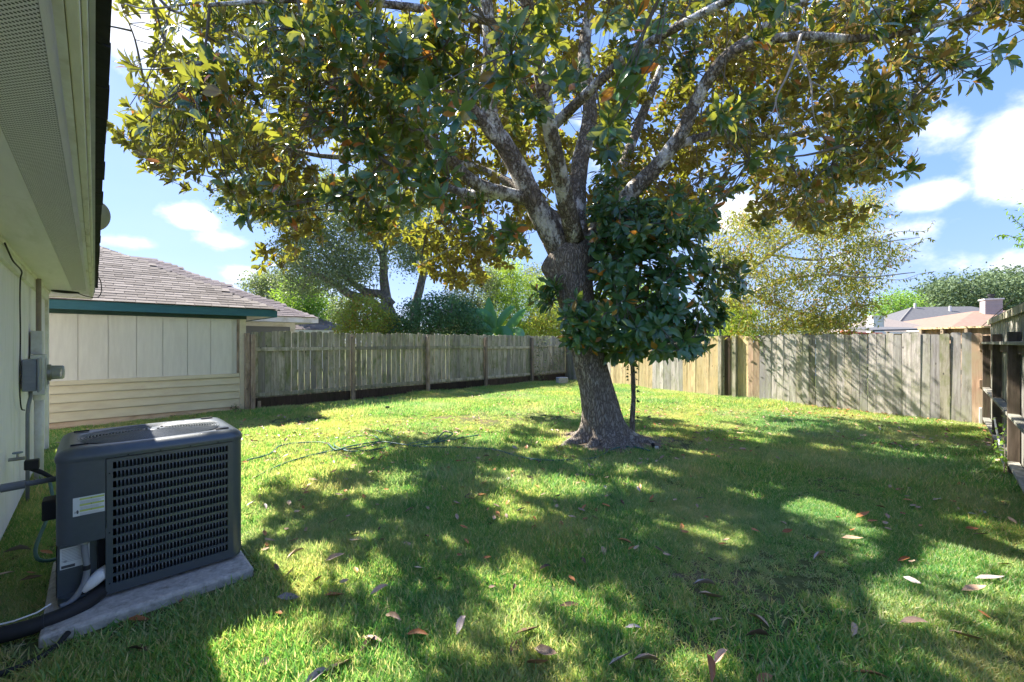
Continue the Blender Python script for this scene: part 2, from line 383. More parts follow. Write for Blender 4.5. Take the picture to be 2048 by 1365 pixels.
def lawn_points(n, y0, y1):
    pts = np.zeros((n * 8, 2)); Y = np.sqrt(rng.uniform(y0 ** 2, y1 ** 2, n * 8)); px = rng.uniform(-260, 2310, n * 8)
    X = (px - CX) / F * Y
    p = X * AX.x + Y * AX.y; s = X * AY.x + Y * AY.y
    bl = (CB.x - RB.x) * (Y - RB.y) - (CB.y - RB.y) * (X - RB.x)      # inside the back fence
    ok = (bl > .0) & (s > -.62) & (s < 11.18) & (p > -.52)
    ok |= (p <= -.52) & (s > 9.25) & (s < 11.18) & (p > -4)
    ok &= ~((p > -.21) & (p < .83) & (s > 3.15) & (s < 4.32))
    d = np.hypot(X - TB.x, (Y - TB.y)); an = np.arctan2(Y - TB.y, X - TB.x)
    ok &= d > (.62 + .2 * np.sin(3 * an + .8) + rng.normal(0, .05, len(d)))
    den = vnoise(np.stack([X, Y, 0 * X], 1), 1.5) + vnoise(np.stack([Y, X, 0 * X + 3], 1), .6)
    ok &= rng.uniform(0, 1, len(X)) < np.clip(.95 + .42 * den, .16, 1) * np.clip(.45 + (d - .6) * .5, .3, 1)
    i = np.flatnonzero(ok)[:n]; return np.stack([X[i], Y[i], np.zeros(len(i))], 1)
G1 = lawn_points(13000, 1.5, 4.2); G2 = lawn_points(17000, 4.2, 9); G3 = lawn_points(14000, 9, 18.2)
GP = np.concatenate([G1, G2, G3])
gs = np.concatenate([rng.uniform(.75, 1.2, len(G1)), rng.uniform(.85, 1.3, len(G2)), rng.uniform(1.1, 1.7, len(G3))])
gs *= np.clip(1 + .26 * vnoise(GP, 1.1) + .14 * vnoise(GP, 3.5), .55, 1.7)
me = bpy.data.meshes.new('lawn_grass'); me.vertices.add(len(GP)); me.vertices.foreach_set('co', GP.reshape(-1).astype(np.float32))
for nm, arr in (('scl', gs), ('rot', rng.uniform(0, 6.283, len(GP)))):
    at_ = me.attributes.new(nm, 'FLOAT', 'POINT'); at_.data.foreach_set('value', arr.astype(np.float32))
lawn = link('lawn_grass', me); tag(lawn, 'short green lawn grass with straw coloured blades covering the whole yard', 'grass', kind='stuff')
gn = bpy.data.node_groups.new('grass_scatter', 'GeometryNodeTree')
gn.interface.new_socket('Geometry', in_out='INPUT', socket_type='NodeSocketGeometry'); gn.interface.new_socket('Geometry', in_out='OUTPUT', socket_type='NodeSocketGeometry')
gi = gn.nodes.new('NodeGroupInput'); go = gn.nodes.new('NodeGroupOutput'); ip = gn.nodes.new('GeometryNodeInstanceOnPoints')
ci = gn.nodes.new('GeometryNodeCollectionInfo'); ci.inputs[0].default_value = tufts; ci.inputs['Separate Children'].default_value = True; ci.inputs['Reset Children'].default_value = True
a1 = gn.nodes.new('GeometryNodeInputNamedAttribute'); a1.data_type = 'FLOAT'; a1.inputs[0].default_value = 'scl'
a2 = gn.nodes.new('GeometryNodeInputNamedAttribute'); a2.data_type = 'FLOAT'; a2.inputs[0].default_value = 'rot'
cx = gn.nodes.new('ShaderNodeCombineXYZ')
gn.links.new(gi.outputs[0], ip.inputs['Points']); gn.links.new(ci.outputs[0], ip.inputs['Instance']); ip.inputs['Pick Instance'].default_value = True
gn.links.new(a2.outputs[0], cx.inputs[2]); gn.links.new(cx.outputs[0], ip.inputs['Rotation']); gn.links.new(a1.outputs[0], ip.inputs['Scale'])
gn.links.new(ip.outputs[0], go.inputs[0])
md = lawn.modifiers.new('scatter', 'NODES'); md.node_group = gn

# ------------------------------------------------------------------ own house (left)
M['wall_white'] = simple('painted_siding', (.86, .83, .87), (.79, .765, .80), 4, .7, bmp=.35, stretch=(3, 3, .6), dirt=(.68, .68, .66))
M['soffit'] = simple('soffit_paint', (.86, .83, .86), (.80, .775, .80), 3, .75, bmp=.25, stretch=(6, .8, 1), dirt=(.70, .69, .66))
M['trim_white'] = simple('trim_paint', (.80, .80, .77), (.72, .71, .67), 5, .6, dirt=(.50, .46, .36))
M['fascia_cream'] = simple('old_fascia_paint', (.80, .78, .68), (.70, .67, .56), 6, .65, stretch=(5, 1, 5), dirt=(.36, .30, .20))
M['drip_metal'] = simple('drip_edge_metal', (.50, .51, .56), (.38, .39, .44), 5, .6)
M['shingle_dark'] = simple('dark_shingle_edge', (.02, .022, .027), (.035, .036, .04), 20, .9)
def vent_mat():
    m, nt, N, L = nodes('perforated_soffit_vent'); tc = N('ShaderNodeTexCoord'); s = N('ShaderNodeSeparateXYZ'); L(tc.outputs['Object'], s.inputs[0])
    def mt(op, a, b=None):
        q = N('ShaderNodeMath'); q.operation = op
        for i, x in enumerate((a, b)):
            if x is None: continue
            if isinstance(x, (int, float)): q.inputs[i].default_value = x
            else: L(x, q.inputs[i])
        return q.outputs[0]
    def cell(o, pitch, off=0): return mt('SUBTRACT', mt('FRACT', mt('ADD', mt('DIVIDE', o, pitch), off)), .5)
    def dots(off):
        x = cell(s.outputs[0], .0128, off); y = cell(s.outputs[1], .0180, off)
        d = mt('ADD', mt('POWER', mt('MULTIPLY', x, 1.0), 2), mt('POWER', mt('MULTIPLY', y, 1.25), 2)); return mt('LESS_THAN', d, .055)
    d = mt('MAXIMUM', dots(0.0), dots(.5))
    v = coords(N, L, (6, .8, 1), False); n = noise(N, L, v, 3); c = ramp(N, L, n, [(.3, (.82, .79, .82)), (.7, (.76, .73, .76))])
    c = mixc(N, L, d, c, (.05, .05, .05)); pbsdf(N, L, c, .75, 0, .2); return m
house = empty('own_house', W(-.5, 3, 0), RZ, 'white sided house at the left with a perforated soffit and old cream fascia', 'house')
HS0 = -3.0                                     # local y = s-3, local x = p+.5
def hb(m_, p0, p1, s0, s1, z0, z1): return m_.box(p0 + .5, p1 + .5, s0 - 3, s1 - 3, z0, z1)
SOF = 2.315
hb(MB(), -6.0, -.545, HS0, 9.18, .0, SOF + .1).build('wall_core', M['wall_white'], house)
panel = MB().box(0, .026, 0, .197, .06, SOF - .005).mesh('siding_board', M['wall_white'])
k = 0; s = HS0 + .1
while s < 9.05:
    link('siding_board', panel, house, loc=(-.04, s - 3, 0)); s += .2
hb(MB(), -.519, -.48, 9.07, 9.205, .03, SOF - .002).build('corner_board', M['trim_white'], house, bevel=.004)
hb(MB(), -.514, -.478, HS0, 9.065, SOF - .13, SOF - .002).build('frieze_board', M['trim_white'], house, bevel=.004)
hb(MB(), -.5135, -.46, HS0, 9.065, SOF - .035, SOF - .0).build('soffit_moulding', M['trim_white'], house, bevel=.01)
# soffit panels, split along the house, vent strip between
for i, (a, b) in enumerate([(HS0, .9), (.904, 3.33), (3.334, 5.76), (5.764, 8.2), (8.204, 9.92)]):
    hb(MB(), -.52, -.232, a, b, SOF, SOF + .012).build('soffit_panel', M['soffit'], house)
    hb(MB(), -.088, -.052, a, b, SOF, SOF + .012).build('soffit_panel', M['soffit'], house)
vm = vent_mat()
for i, (a, b) in enumerate([(HS0, .902), (.906, 3.332), (3.336, 5.762), (5.766, 8.6)]):
    hb(MB(), -.231, -.089, a, b, SOF + .002, SOF + .012).build('vent_strip', vm, house)
hb(MB(), -.231, -.089, 8.604, 9.92, SOF + .001, SOF + .012).build('soffit_panel', M['soffit'], house)
hb(MB(), -5.0, -.522, 9.21, 9.92, SOF, SOF + .012).build('soffit_panel', M['soffit'], house)
hb(MB(), -5.0, -.05, 9.92, 9.945, SOF - .02, SOF + .14).build('end_fascia', M['fascia_cream'], house)
hb(MB(), -.066, -.048, HS0, 9.92, SOF - .016, SOF - .001).build('soffit_trim', M['trim_white'], house)
hb(MB(), -.047, -.024, HS0, 9.93, SOF - .010, SOF + .15).build('fascia_board', M['fascia_cream'], house, bevel=.003)
hb(MB(), -.023, -.012, HS0, 9.93, SOF + .035, SOF + .155).build('upper_fascia', M['trim_white'], house, bevel=.003)
hb(MB(), -.011, .001, HS0, 9.94, SOF + .09, SOF + .165).build('drip_edge', M['drip_metal'], house)
# sloping roof with a ragged shingle edge
mb = MB(); zr = SOF + .166; m_ = .33; xa, xr, xb = .016 + .5, -3.3 + .5, -6.5 + .5
mb.add([(xa, HS0 - 3, zr), (xa, 9.98 - 3, zr), (xr, 9.98 - 3, zr + (xa - xr) * m_), (xr, HS0 - 3, zr + (xa - xr) * m_), (xb, 9.98 - 3, zr), (xb, HS0 - 3, zr),
        (xa, HS0 - 3, zr + .02), (xa, 9.98 - 3, zr + .02), (xr, 9.98 - 3, zr + (xa - xr) * m_ + .02), (xr, HS0 - 3, zr + (xa - xr) * m_ + .02), (xb, 9.98 - 3, zr + .02), (xb, HS0 - 3, zr + .02)],
       [(0, 3, 2, 1), (2, 3, 5, 4), (6, 7, 8, 9), (8, 10, 11, 9), (0, 1, 7, 6), (1, 2, 8, 7), (2, 4, 10, 8), (3, 0, 6, 9), (5, 3, 9, 11), (4, 5, 11, 10)])
roof = mb.build('roof', M['shingle_dark'], house)
edge = MB().box(0, .035, 0, .29, -.004, .012).mesh('shingle', M['shingle_dark'])
s = HS0
while s < 9.7:
    o = link('shingle', edge, roof, loc=(xa - .02 + random.uniform(0, .007), s - 3, zr + .004)); s += .30
mb = MB()                                       # gable end triangle closes the attic
mb.add([(.48, 6.2, SOF + .013), (-5.5, 6.2, SOF + .013), (xr, 6.2, zr + (xa - xr) * m_ - .02), (.48, 6.24, SOF + .013), (-5.5, 6.24, SOF + .013), (xr, 6.24, zr + (xa - xr) * m_ - .02)],
       [(0, 1, 2), (3, 5, 4), (0, 2, 5, 3), (1, 4, 5, 2), (0, 3, 4, 1)])
mb.build('gable', M['wall_white'], house)

# ---- things fixed on the own house
M['grey_pvc'] = simple('grey_conduit', (.24, .25, .26), (.19, .20, .21), 8, .5)
M['grey_box'] = simple('grey_plastic', (.27, .29, .32), (.22, .24, .27), 8, .5)
M['white_metal'] = simple('white_enamel', (.62, .64, .65), (.54, .56, .57), 6, .45, dirt=(.42, .41, .38))
M['pvc_white'] = simple('white_pvc', (.74, .74, .72), (.64, .63, .60), 5, .4, dirt=(.5, .46, .38))
M['black_rubber'] = simple('black_rubber', (.018, .018, .019), (.03, .03, .03), 10, .6)
M['steel'] = simple('dull_steel', (.40, .40, .39), (.28, .28, .27), 8, .35, metal=.8)
def wt(p, s, z): return (p + .5, s - 3, z)
def HT(name, label, cat, p, s, z=0, group=None): return empty(name, W(p, s, z), RZ, label, cat, group)
# meter
t = HT('electric_meter', 'white metal electric meter box with a round glass meter sticking out from the house wall', 'electric meter', -.5, 7.05, 1.0)
MB().box(.002, .11, -.16, .16, 0, .44).build('meter_box', M['white_metal'], t, bevel=.006)
MB().box(.002, .085, -.10, .14, .445, .70).build('upper_box', M['white_metal'], t, bevel=.005)
MB().box(.112, .118, -.12, .12, .06, .40).build('cover', M['white_metal'], t, bevel=.002)
MB().cyl((.118, 0, .235), (.15, 0, .235), .092, 28).build('meter_ring', M['steel'], t, smooth=False, bevel=.003)
def glass_mat():
    m, nt, N, L = nodes('meter_glass'); b = pbsdf(N, L, (.75, .76, .74), .08, 0, .5); b.inputs['Transmission Weight'].default_value = .65; b.inputs['Alpha'].default_value = 1; return m
MB().tube([(.151, 0, .235), (.235, 0, .235), (.25, 0, .235), (.256, 0, .235)], [.08, .078, .068, .03], 28).build('meter_glass', glass_mat(), t, bevel=0)
MB().cyl((.152, 0, .235), (.215, 0, .235), .058, 20).build('meter_dial', M['grey_box'], t)
MB().box(.118, .135, -.02, .02, .10, .14).build('latch', M['steel'], t, bevel=.003)
MB().cyl((.05, .06, .70), (.05, .06, 1.29), .022, 12).build('riser_pipe', simple('rusty_riser', (.30, .25, .21), (.22, .18, .15), 8, .6), t)
MB().cyl((.055, .02, -.98), (.055, .02, 0), .038, 16).build('white_pipe', M['pvc_white'], t, smooth=True)
MB().cyl((.055, .02, -.07), (.055, .02, 0), .046, 16).build('coupling', M['pvc_white'], t)
MB().cyl((.04, .16, -.75), (.04, .16, 0), .010, 8).build('ground_wire', M['steel'], t)
t = HT('grey_junction_box', 'grey ribbed plastic cable box on the wall before the meter', 'junction box', -.5, 6.28, 1.1)
MB().box(.002, .10, -.13, .13, 0, .31).build('box', M['grey_box'], t, bevel=.012)
MB().box(.101, .118, -.145, .145, -.012, .322).build('lid', M['grey_box'], t, bevel=.008)
for i in range(5): MB().box(.015, .095, -.141, -.131, .03 + i * .055, .045 + i * .055).build('rib', M['grey_box'], t)
MB().tube([(.05, 0, 0), (.05, -.01, -.06), (.04, -.06, -.14), (.035, -.07, -.22), (.035, -.07, -1.07)], .014, 10).build('conduit', M['grey_pvc'], t, smooth=True)
# horizontal conduit to the air conditioner
t = HT('grey_conduit', 'thick grey conduit running level from the house wall to the air conditioner', 'pipe', -.5, 3.92, .70)
MB().cyl((.0, 0, 0), (.33, 0, 0.012), .0165, 14).build('pipe', M['grey_pvc'], t, smooth=True)
MB().cyl((.10, 0, .004), (.20, 0, .008), .025, 14).build('coupling', M['grey_pvc'], t, bevel=.003)
# black cable down the wall
pts = [W(-.46, 4.70, 2.285), W(-.455, 4.86, 2.24), W(-.45, 5.05, 2.20), W(-.445, 5.5, 2.18), W(-.462, 5.62, 2.12), W(-.475, 5.75, 1.95), W(-.47, 5.72, 1.6), W(-.476, 5.74, 1.2), W(-.48, 5.9, .98), W(-.475, 6.1, .93)]
o = MB().tube([tuple(x) for x in smooth_path([tuple(p) for p in pts], 6)], .0055, 6).build('wall_cable', M['black_rubber'], smooth=True)
tag(o, 'thin black cable dropping down the white house wall from the soffit', 'cable')
# coil of cable under the soffit end
cpts = []
for i in range(60):
    a = i / 60 * 2 * math.pi * 3; r = .13 + .006 * math.sin(i * .7)
    cpts.append(tuple(W(-.30 + r * math.cos(a) * 1.0 + .01 * i / 60, 8.72 + r * math.sin(a) * .9, SOF - .022 - .006 * math.sin(i * .37))))
ex = [W(-.17, 8.8, SOF - .03), W(-.08, 9.0, SOF - .05), W(.03, 9.1, SOF - .045), W(.07, 9.1, SOF + .05), W(.06, 9.0, SOF + .2), W(.01, 8.7, SOF + .26)]
o = MB().tube(cpts + [tuple(x) for x in smooth_path([tuple(p) for p in ex], 5)], .0065, 6).build('cable_coil', M['black_rubber'], smooth=True)
tag(o, 'coil of black cable hanging under the far end of the soffit', 'cable')
# satellite dish
t = empty('satellite_dish', W(-.10, 8.25, 2.56), RZ, 'grey satellite dish sticking out past the roof edge', 'satellite dish')
t.location = W(-.22, 8.3, 2.56)
v = []; f = []; n = 36; mring = 7
ax = Vector((-.62, .70, .32)).normalized(); u1 = ax.orthogonal().normalized(); u2 = ax.cross(u1)
cc = Vector((.25, 0, .78))
for i in range(mring + 1):
    r = .205 * i / mring
    for k in range(n):
        a = 2 * math.pi * k / n; v.append(cc + u1 * math.cos(a) * r + u2 * math.sin(a) * r * 1.08 + ax * (r * r * 1.1))
for i in range(mring):
    for k in range(n): f.append((i * n + k, i * n + (k + 1) % n, (i + 1) * n + (k + 1) % n, (i + 1) * n + k))
d = MB().add(v, f).build('dish', simple('dish_grey', (.36, .36, .34), (.30, .30, .28), 6, .5), t, smooth=True)
so = d.modifiers.new('thick', 'SOLIDIFY'); so.thickness = .006
MB().tube([(0, 0, 0), (0, 0, .62), (.1, 0, .75), (.22, 0, .78)], .02, 10).build('mast', M['steel'], t, smooth=True)
MB().box(-.06, .06, -.06, .06, -.01, .012).build('foot', M['steel'], t)
MB().tube([tuple(cc - u2 * .2), tuple(cc - u2 * .16 + ax * .3)], .01, 8).build('feed_arm', M['steel'], t)
MB().cyl(tuple(cc - u2 * .17 + ax * .28), tuple(cc - u2 * .14 + ax * .36), .028, 12).build('receiver', M['grey_box'], t)

# hose bib with black timer
M['hose_green'] = simple('green_hose', (.05, .13, .115), (.09, .19, .165), 14, .4)
t = HT('hose_bib', 'metal garden tap with a black timer block on the white wall behind the air conditioner', 'tap', -.5, 5.30, .62)
MB().cyl((0, 0, 0), (.09, 0, 0), .014, 12).build('spout', M['steel'], t)
MB().cyl((.05, 0, 0), (.05, 0, .05), .008, 8).build('valve_stem', M['steel'], t)
MB().cyl((.05, 0, .045), (.05, 0, .055), .03, 12).build('handle', simple('tap_handle', (.20, .26, .30), None, 5, .5), t)
MB().box(.085, .17, -.03, .03, -.10, -.02).build('timer', M['black_rubber'], t, bevel=.008)
MB().tube([(.12, 0, -.09), (.19, -.02, -.14), (.25, -.1, -.18)], [.02, .017, .014], 10).build('connector', M['black_rubber'], t, smooth=True)

# ------------------------------------------------------------------ air conditioner
AC_P, AC_S = -.157, 3.44; AW, AD = .90, .78; Z0, Z1 = .085, .955
M['ac'] = simple('grey_enamel', (.058, .074, .086), (.050, .064, .075), 30, .32, bmp=.12, spec=.8, fine=300)
M['ac_dark'] = simple('dark_recess', (.012, .014, .017), (.018, .02, .024), 8, .6)
M['coil_fin'] = simple('coil_fins', (.020, .020, .022), (.035, .034, .034), 2, .5, stretch=(200, 200, 1))
def conc(): return simple('concrete', (.60, .565, .52), (.38, .35, .32), 34, .9, bmp=.7, dirt=(.22, .20, .17), fine=45)
pad = empty('concrete_pad', W(AC_P, AC_S - .20), RZ, 'thin tilted concrete slab under the air conditioner', 'slab')
slab = MB().box(-.05, .92, 0, 1.08, -.02, .062).build('slab', conc(), pad, bevel=.02)
pad.rotation_euler = (0, 0, RZ)
ac = empty('air_conditioner', W(AC_P, AC_S, .066), RZ, 'dark grey outdoor air conditioner with a louvred front on its concrete slab', 'air conditioner')
dz = -.066
def rrect(x0, x1, y0, y1, r, n=8):
    out = []
    for cx_, cy_, a0 in ((x1 - r, y0 + r, -90), (x1 - r, y1 - r, 0), (x0 + r, y1 - r, 90), (x0 + r, y0 + r, 180)):
        for k in range(n + 1):
            a = R(a0 + 90 * k / n); out.append((cx_ + r * math.cos(a), cy_ + r * math.sin(a)))
    return out
def loft(loops, close_first=False, close_last=False):
    m2 = MB(); n = len(loops[0]); v = [p for l in loops for p in l]; f = []
    for i in range(len(loops) - 1):
        for k in range(n): f.append((i * n + k, i * n + (k + 1) % n, (i + 1) * n + (k + 1) % n, (i + 1) * n + k))
    if close_first: f.append(tuple(range(n - 1, -1, -1)))
    if close_last: f.append(tuple((len(loops) - 1) * n + k for k in range(n)))
    return m2.add(v, f)
def rl(inset, z, r=.075): return [(x, y, z + dz) for x, y in rrect(inset, AW - inset, inset, AD - inset, max(r - inset * .6, .02))]
# base pan and corner posts + side panels
loft([rl(.005, Z0), rl(.005, Z0 + .045)], True, True).build('base_pan', M['ac'], ac)
# top cap: rim loops then flat to circular opening
cen = (.45, .39); RO = .345
circ = []
outer = rrect(0, AW, 0, AD, .075)
angs = [math.atan2(y - cen[1], x - cen[0]) for x, y in outer]
circ = lambda r, z: [(cen[0] + r * math.cos(a) * (1.14), cen[1] + r * math.sin(a) * .97, z + dz) for a in angs]
cap = loft([rl(-.004, Z1 - .065), rl(-.006, Z1 - .05), rl(-.006, Z1 - .035), rl(.006, Z1 - .012), rl(.03, Z1 + .004), rl(.055, Z1 + .010), circ(RO + .02, Z1 + .004), circ(RO, Z1 - .004), circ(RO, Z1 - .05)])
cap.build('top_cap', M['ac'], ac, smooth=True)
# fan guard rings
g = MB()
for i in range(22):
    r = .055 + (RO - .06) * i / 21; z = Z1 + .004 + .016 * (1 - (r / RO) ** 2) + dz
    pts = [(cen[0] + r * 1.14 * math.cos(a), cen[1] + r * .97 * math.sin(a), z) for a in np.linspace(0, 2 * np.pi, 57)]
    g.tube(pts, .0042, 5, cap=False)
g.build('fan_guard', M['ac'], ac, smooth=True)
for k in range(6):
    a = k * math.pi / 3 + .3
    pts = [(cen[0] + r * 1.14 * math.cos(a), cen[1] + r * .97 * math.sin(a), Z1 + .016 * (1 - (r / RO) ** 2) + dz - .001) for r in np.linspace(.04, RO + .012, 8)]
    MB().tube(pts, .004, 6).build('guard_spoke', M['ac'], ac, smooth=True)
MB().cyl((cen[0], cen[1], Z1 + .012 + dz), (cen[0], cen[1], Z1 + .024 + dz), .06, 24).build('hub_plate', M['ac'], ac, bevel=.003)
for k in range(4):
    a = k * math.pi / 2 + .4
    MB().cyl((cen[0] + .045 * math.cos(a), cen[1] + .045 * math.sin(a), Z1 + .024 + dz), (cen[0] + .045 * math.cos(a), cen[1] + .045 * math.sin(a), Z1 + .030 + dz), .007, 6).build('screw', M['ac_dark'], ac)
for (x, y) in ((.10, .13), (.80, .10), (.80, .68), (.10, .66)):
    MB().box(x - .045, x + .03, y - .008, y + .008, Z1 + .010 + dz, Z1 + .018 + dz).build('guard_clip', M['ac_dark'], ac)
MB().cyl((cen[0], cen[1], Z1 - .2 + dz), (cen[0], cen[1], Z1 - .01 + dz), .07, 20).build('fan_motor', M['ac_dark'], ac)
for k in range(3):
    a = k * 2 * math.pi / 3; c_, s_ = math.cos(a), math.sin(a)
    v = [(.06, -.05, .0), (.06, .05, .03), (.30, .10, .05), (.31, -.09, -.01)]
    v = [(cen[0] + x * c_ - y * s_, cen[1] + x * s_ + y * c_, Z1 - .12 + z + dz) for x, y, z in v]
    b = MB().add(v, [(0, 1, 2, 3)]).build('fan_blade', M['ac_dark'], ac); sm = b.modifiers.new('t', 'SOLIDIFY'); sm.thickness = .003
# inner coil
loft([[(x, y, Z0 + .05 + dz) for x, y in rrect(.235, AW - .035, .035, AD - .035, .05)], [(x, y, Z1 - .07 + dz) for x, y in rrect(.235, AW - .035, .035, AD - .035, .05)]], True, True).build('coil', M['coil_fin'], ac)
# front louvre panel: rails + bars (u along x, front at y=0)
u0, u1_ = .205, .835; fz0, fz1 = Z0 + .02, Z1 - .07
def bx(x0, x1, y0, y1, z0, z1): return MB().box(x0, x1, y0, y1, z0 + dz, z1 + dz)
bx(u0, u0 + .028, .0, .012, fz0, fz1).build('panel_stile', M['ac'], ac)
bx(u1_ - .028, u1_, .0, .012, fz0, fz1).build('panel_stile', M['ac'], ac)
NR = 13; rail_h = .0168; top_m, bot_m = .022, .040
rows = (fz1 - top_m - fz0 - bot_m); pitch = (rows + rail_h) / NR
bx(u0 + .0281, u1_ - .0281, .0, .012, fz1 - top_m, fz1).build('panel_rail', M['ac'], ac)
bx(u0 + .0281, u1_ - .0281, .0, .012, fz0, fz0 + bot_m).build('panel_rail', M['ac'], ac)
for i in range(NR - 1):
    z = fz0 + bot_m + (i + 1) * pitch - rail_h
    bx(u0 + .0281, u1_ - .0281, .0005, .012, z, z + rail_h).build('panel_rail', M['ac'], ac)
bars = MB(); nb = 33; bw = (u1_ - u0 - .0562) / nb
for i in range(NR):
    za = fz0 + bot_m + i * pitch + dz; zb = za + pitch - rail_h
    for j in range(1, nb):
        x = u0 + .0281 + j * bw
        # angled louvre fin with a bulged front edge
        bars.add([(x - .0029, .001, za), (x + .0029, .001, za), (x + .0075, .016, za), (x + .0035, .017, za),
                  (x - .0029, .001, zb), (x + .0029, .001, zb), (x + .0075, .016, zb), (x + .0035, .017, zb),
                  (x - .0006, -.0035, (za + zb) / 2 + .0), (x + .0016, -.0035, (za + zb) / 2 + .0)],
                 [(0, 1, 9, 8), (8, 9, 5, 4), (1, 2, 6, 5), (2, 3, 7, 6), (3, 0, 4, 7), (1, 5, 9), (0, 8, 4)])
tag(bars.build('louvres', M['ac'], ac), kind='stuff')
# right corner post (rounded), left upper service cover (rounded), back and side panels
def arcpanel(pts, z0, z1, th=.004):
    loopa = [(x, y, z0 + dz) for x, y in pts]; n = len(pts); v = loopa + [(x, y, z1 + dz) for x, y in pts]; f = [(k, k + 1, n + k + 1, n + k) for k in range(n - 1)]
    return MB().add(v, f)
rc = [(u1_ + .001, .002)] + [(x, y) for x, y in rrect(0, AW, 0, AD, .075)[0:9]] + [(AW, .14)]
o = arcpanel(rc, Z0 + .02, Z1 - .066).build('corner_post', M['ac'], ac, smooth=True)
for rng_, nm in (((AW, .14, AW, .64), 'side_panel'),):
    o = bx(AW - .012, AW - .003, .141, .66, Z0 + .045, Z1 - .066).build('side_panel', M['ac'], ac)
rc2 = [(AW, .66)] + rrect(0, AW, 0, AD, .075)[9:18] + [(.08, AD)]
arcpanel(rc2, Z0 + .02, Z1 - .066).build('back_panel', M['ac'], ac, smooth=True)
rc3 = [(.08, AD)] + rrect(0, AW, 0, AD, .075)[18:27] + [(0, .08)]
arcpanel(rc3, Z0 + .02, Z1 - .066).build('left_panel', M['ac'], ac, smooth=True)
CZ = .425
rc4 = [(0, .0801)] + rrect(0, AW, 0, AD, .075)[27:36] + [(u0 - .004, 0)]
cv = arcpanel(rc4, CZ, Z1 - .066).build('service_cover', M['ac'], ac, smooth=True)
bx(.02, u0 - .004, .004, .06, CZ + .001, CZ + .006).build('cover_lip', M['ac'], ac)
# recess below the cover
bx(.004, .165, .075, .082, Z0 + .04, CZ - .001).build('recess_panel', M['ac'], ac)
bx(.166, u0 - .001, .10, .106, Z0 + .04, CZ - .001).build('recess_dark_strip', M['ac_dark'], ac)  # dark sheet stands for the deep shade beside the recess panel
bx(u0 - .0035, u0 + .014, -.002, .10, Z0 + .03, CZ + .06).build('panel_edge', M['ac'], ac)
# warning label and rating plate (flat print)
M['label_white'] = simple('label_white', (.70, .72, .70), (.64, .66, .64), 5, .5)
M['label_lime'] = simple('label_lime', (.52, .60, .16), (.46, .54, .14), 5, .5)
M['ink'] = simple('label_ink', (.10, .10, .11), None, 5, .6)
M['ink_grey'] = simple('label_grey_ink', (.40, .41, .42), None, 5, .6)
def flat(name, x0, x1, y, z0, z1, mat, par, th=.0006): return MB().box(x0, x1, y - th, y, z0 + dz, z1 + dz).build(name, mat, par)
lab = flat('warning_label', .068, .198, -.001, .585, .690, M['label_white'], ac)
for i in range(3):
    z = .677 - i * .033; flat('lime_stripe', .095, .196, -.0022, z - .004, z + .006, M['label_lime'], lab)
    for j in range(3): flat('text_line', .097, .194 - .01 * ((i + j) % 3), -.0022, z - .0135 - j * .006, z - .0117 - j * .006, M['ink_grey'], lab)
    flat('warning_mark', .140, .144, -.0032, z - .001, z + .003, M['ink'], lab)
for xx, n_ in ((.0745, 0), (.0745, 1), (.0745, 2)): flat('mark_two', xx, xx + .005, -.0022, .604 + n_ * .0035, .6052 + n_ * .0035, M['ink'], lab)
flat('mark_two', .0783, .0795, -.0022, .6075, .6122, M['ink'], lab); flat('mark_two', .0745, .0757, -.0022, .604, .6087, M['ink'], lab)
MB().add([(.0865 + .0048 * math.cos(a) , -.0025, .609 + .011 * math.sin(a) + dz) for a in np.linspace(0, 2 * np.pi, 13)[:-1]], [tuple(range(12))]).build('hand_symbol', M['ink'], lab)
rp = flat('rating_plate', .015, .135, .0745, .275, .395, M['label_white'], ac)
for j in range(9): flat('text_line', .022, .125 - .012 * (j % 3), .0733, .383 - j * .0085, .3855 - j * .0085, M['ink_grey'], rp)
for xx in (.036, .036):
    MB().add([(xx + .008 * math.cos(a), .0730, .318 + .006 * math.sin(a) + dz) for a in np.linspace(0, 2 * np.pi, 13)[:-1]], [tuple(range(12))]).build('approval_mark', M['ink_grey'], rp)
flat('dark_bar', .020, .075, .0733, .280, .296, M['ink'], rp)
# conduit, refrigerant lines
MB().cyl((.112, .03, CZ - .012 + dz), (.112, .03, CZ + dz), .026, 18).build('conduit_nut', M['steel'], ac, bevel=.002)
MB().tube([tuple(x) for x in smooth_path([(.112, .03, CZ - .01 + dz), (.118, .025, .34 + dz), (.124, .02, .25 + dz), (.105, .01, .17 + dz), (.06, .0, .11 + dz), (.02, .0, .10 + dz)], 6)], .0155, 12).build('conduit', M['grey_pvc'], ac, smooth=True)
MB().cyl((.1225, .0215, .262 + dz), (.1235, .0205, .288 + dz), .0175, 12).build('conduit_tape', M['black_rubber'], ac)
MB().tube([tuple(x) for x in smooth_path([(.20, .07, .205 + dz, ), (.16, .045, .185 + dz), (.12, .03, .15 + dz), (.10, .03, .13 + dz)], 6)], [.028] * 12 + [.03, .028, .024, .02, .015, .012, .010][:7], 14).build('white_insulation', M['pvc_white'], ac, smooth=True) if False else None
sp = smooth_path([(.215, .06, .215, .034), (.175, .03, .20, .036), (.135, .01, .17, .028), (.108, .0, .145, .012)], 6)
MB().tube([(a[0], a[1], a[2] + dz) for a in sp], [a[3] for a in sp], 14).build('white_insulation', M['pvc_white'], ac, smooth=True)
sp = smooth_path([(.215, .06, .10, .020), (.17, .03, .105, .019), (.13, .01, .092, .010)], 6)
MB().tube([(a[0], a[1], a[2] + dz) for a in sp], [a[3] for a in sp], 14).build('white_insulation', M['pvc_white'], ac, smooth=True)
MB().tube([(.175, .06, .44 + dz), (.165, .055, .36 + dz), (.17, .05, .28 + dz), (.175, .05, .20 + dz)], .0025, 6).build('sensor_wire', M['black_rubber'], ac, smooth=True)
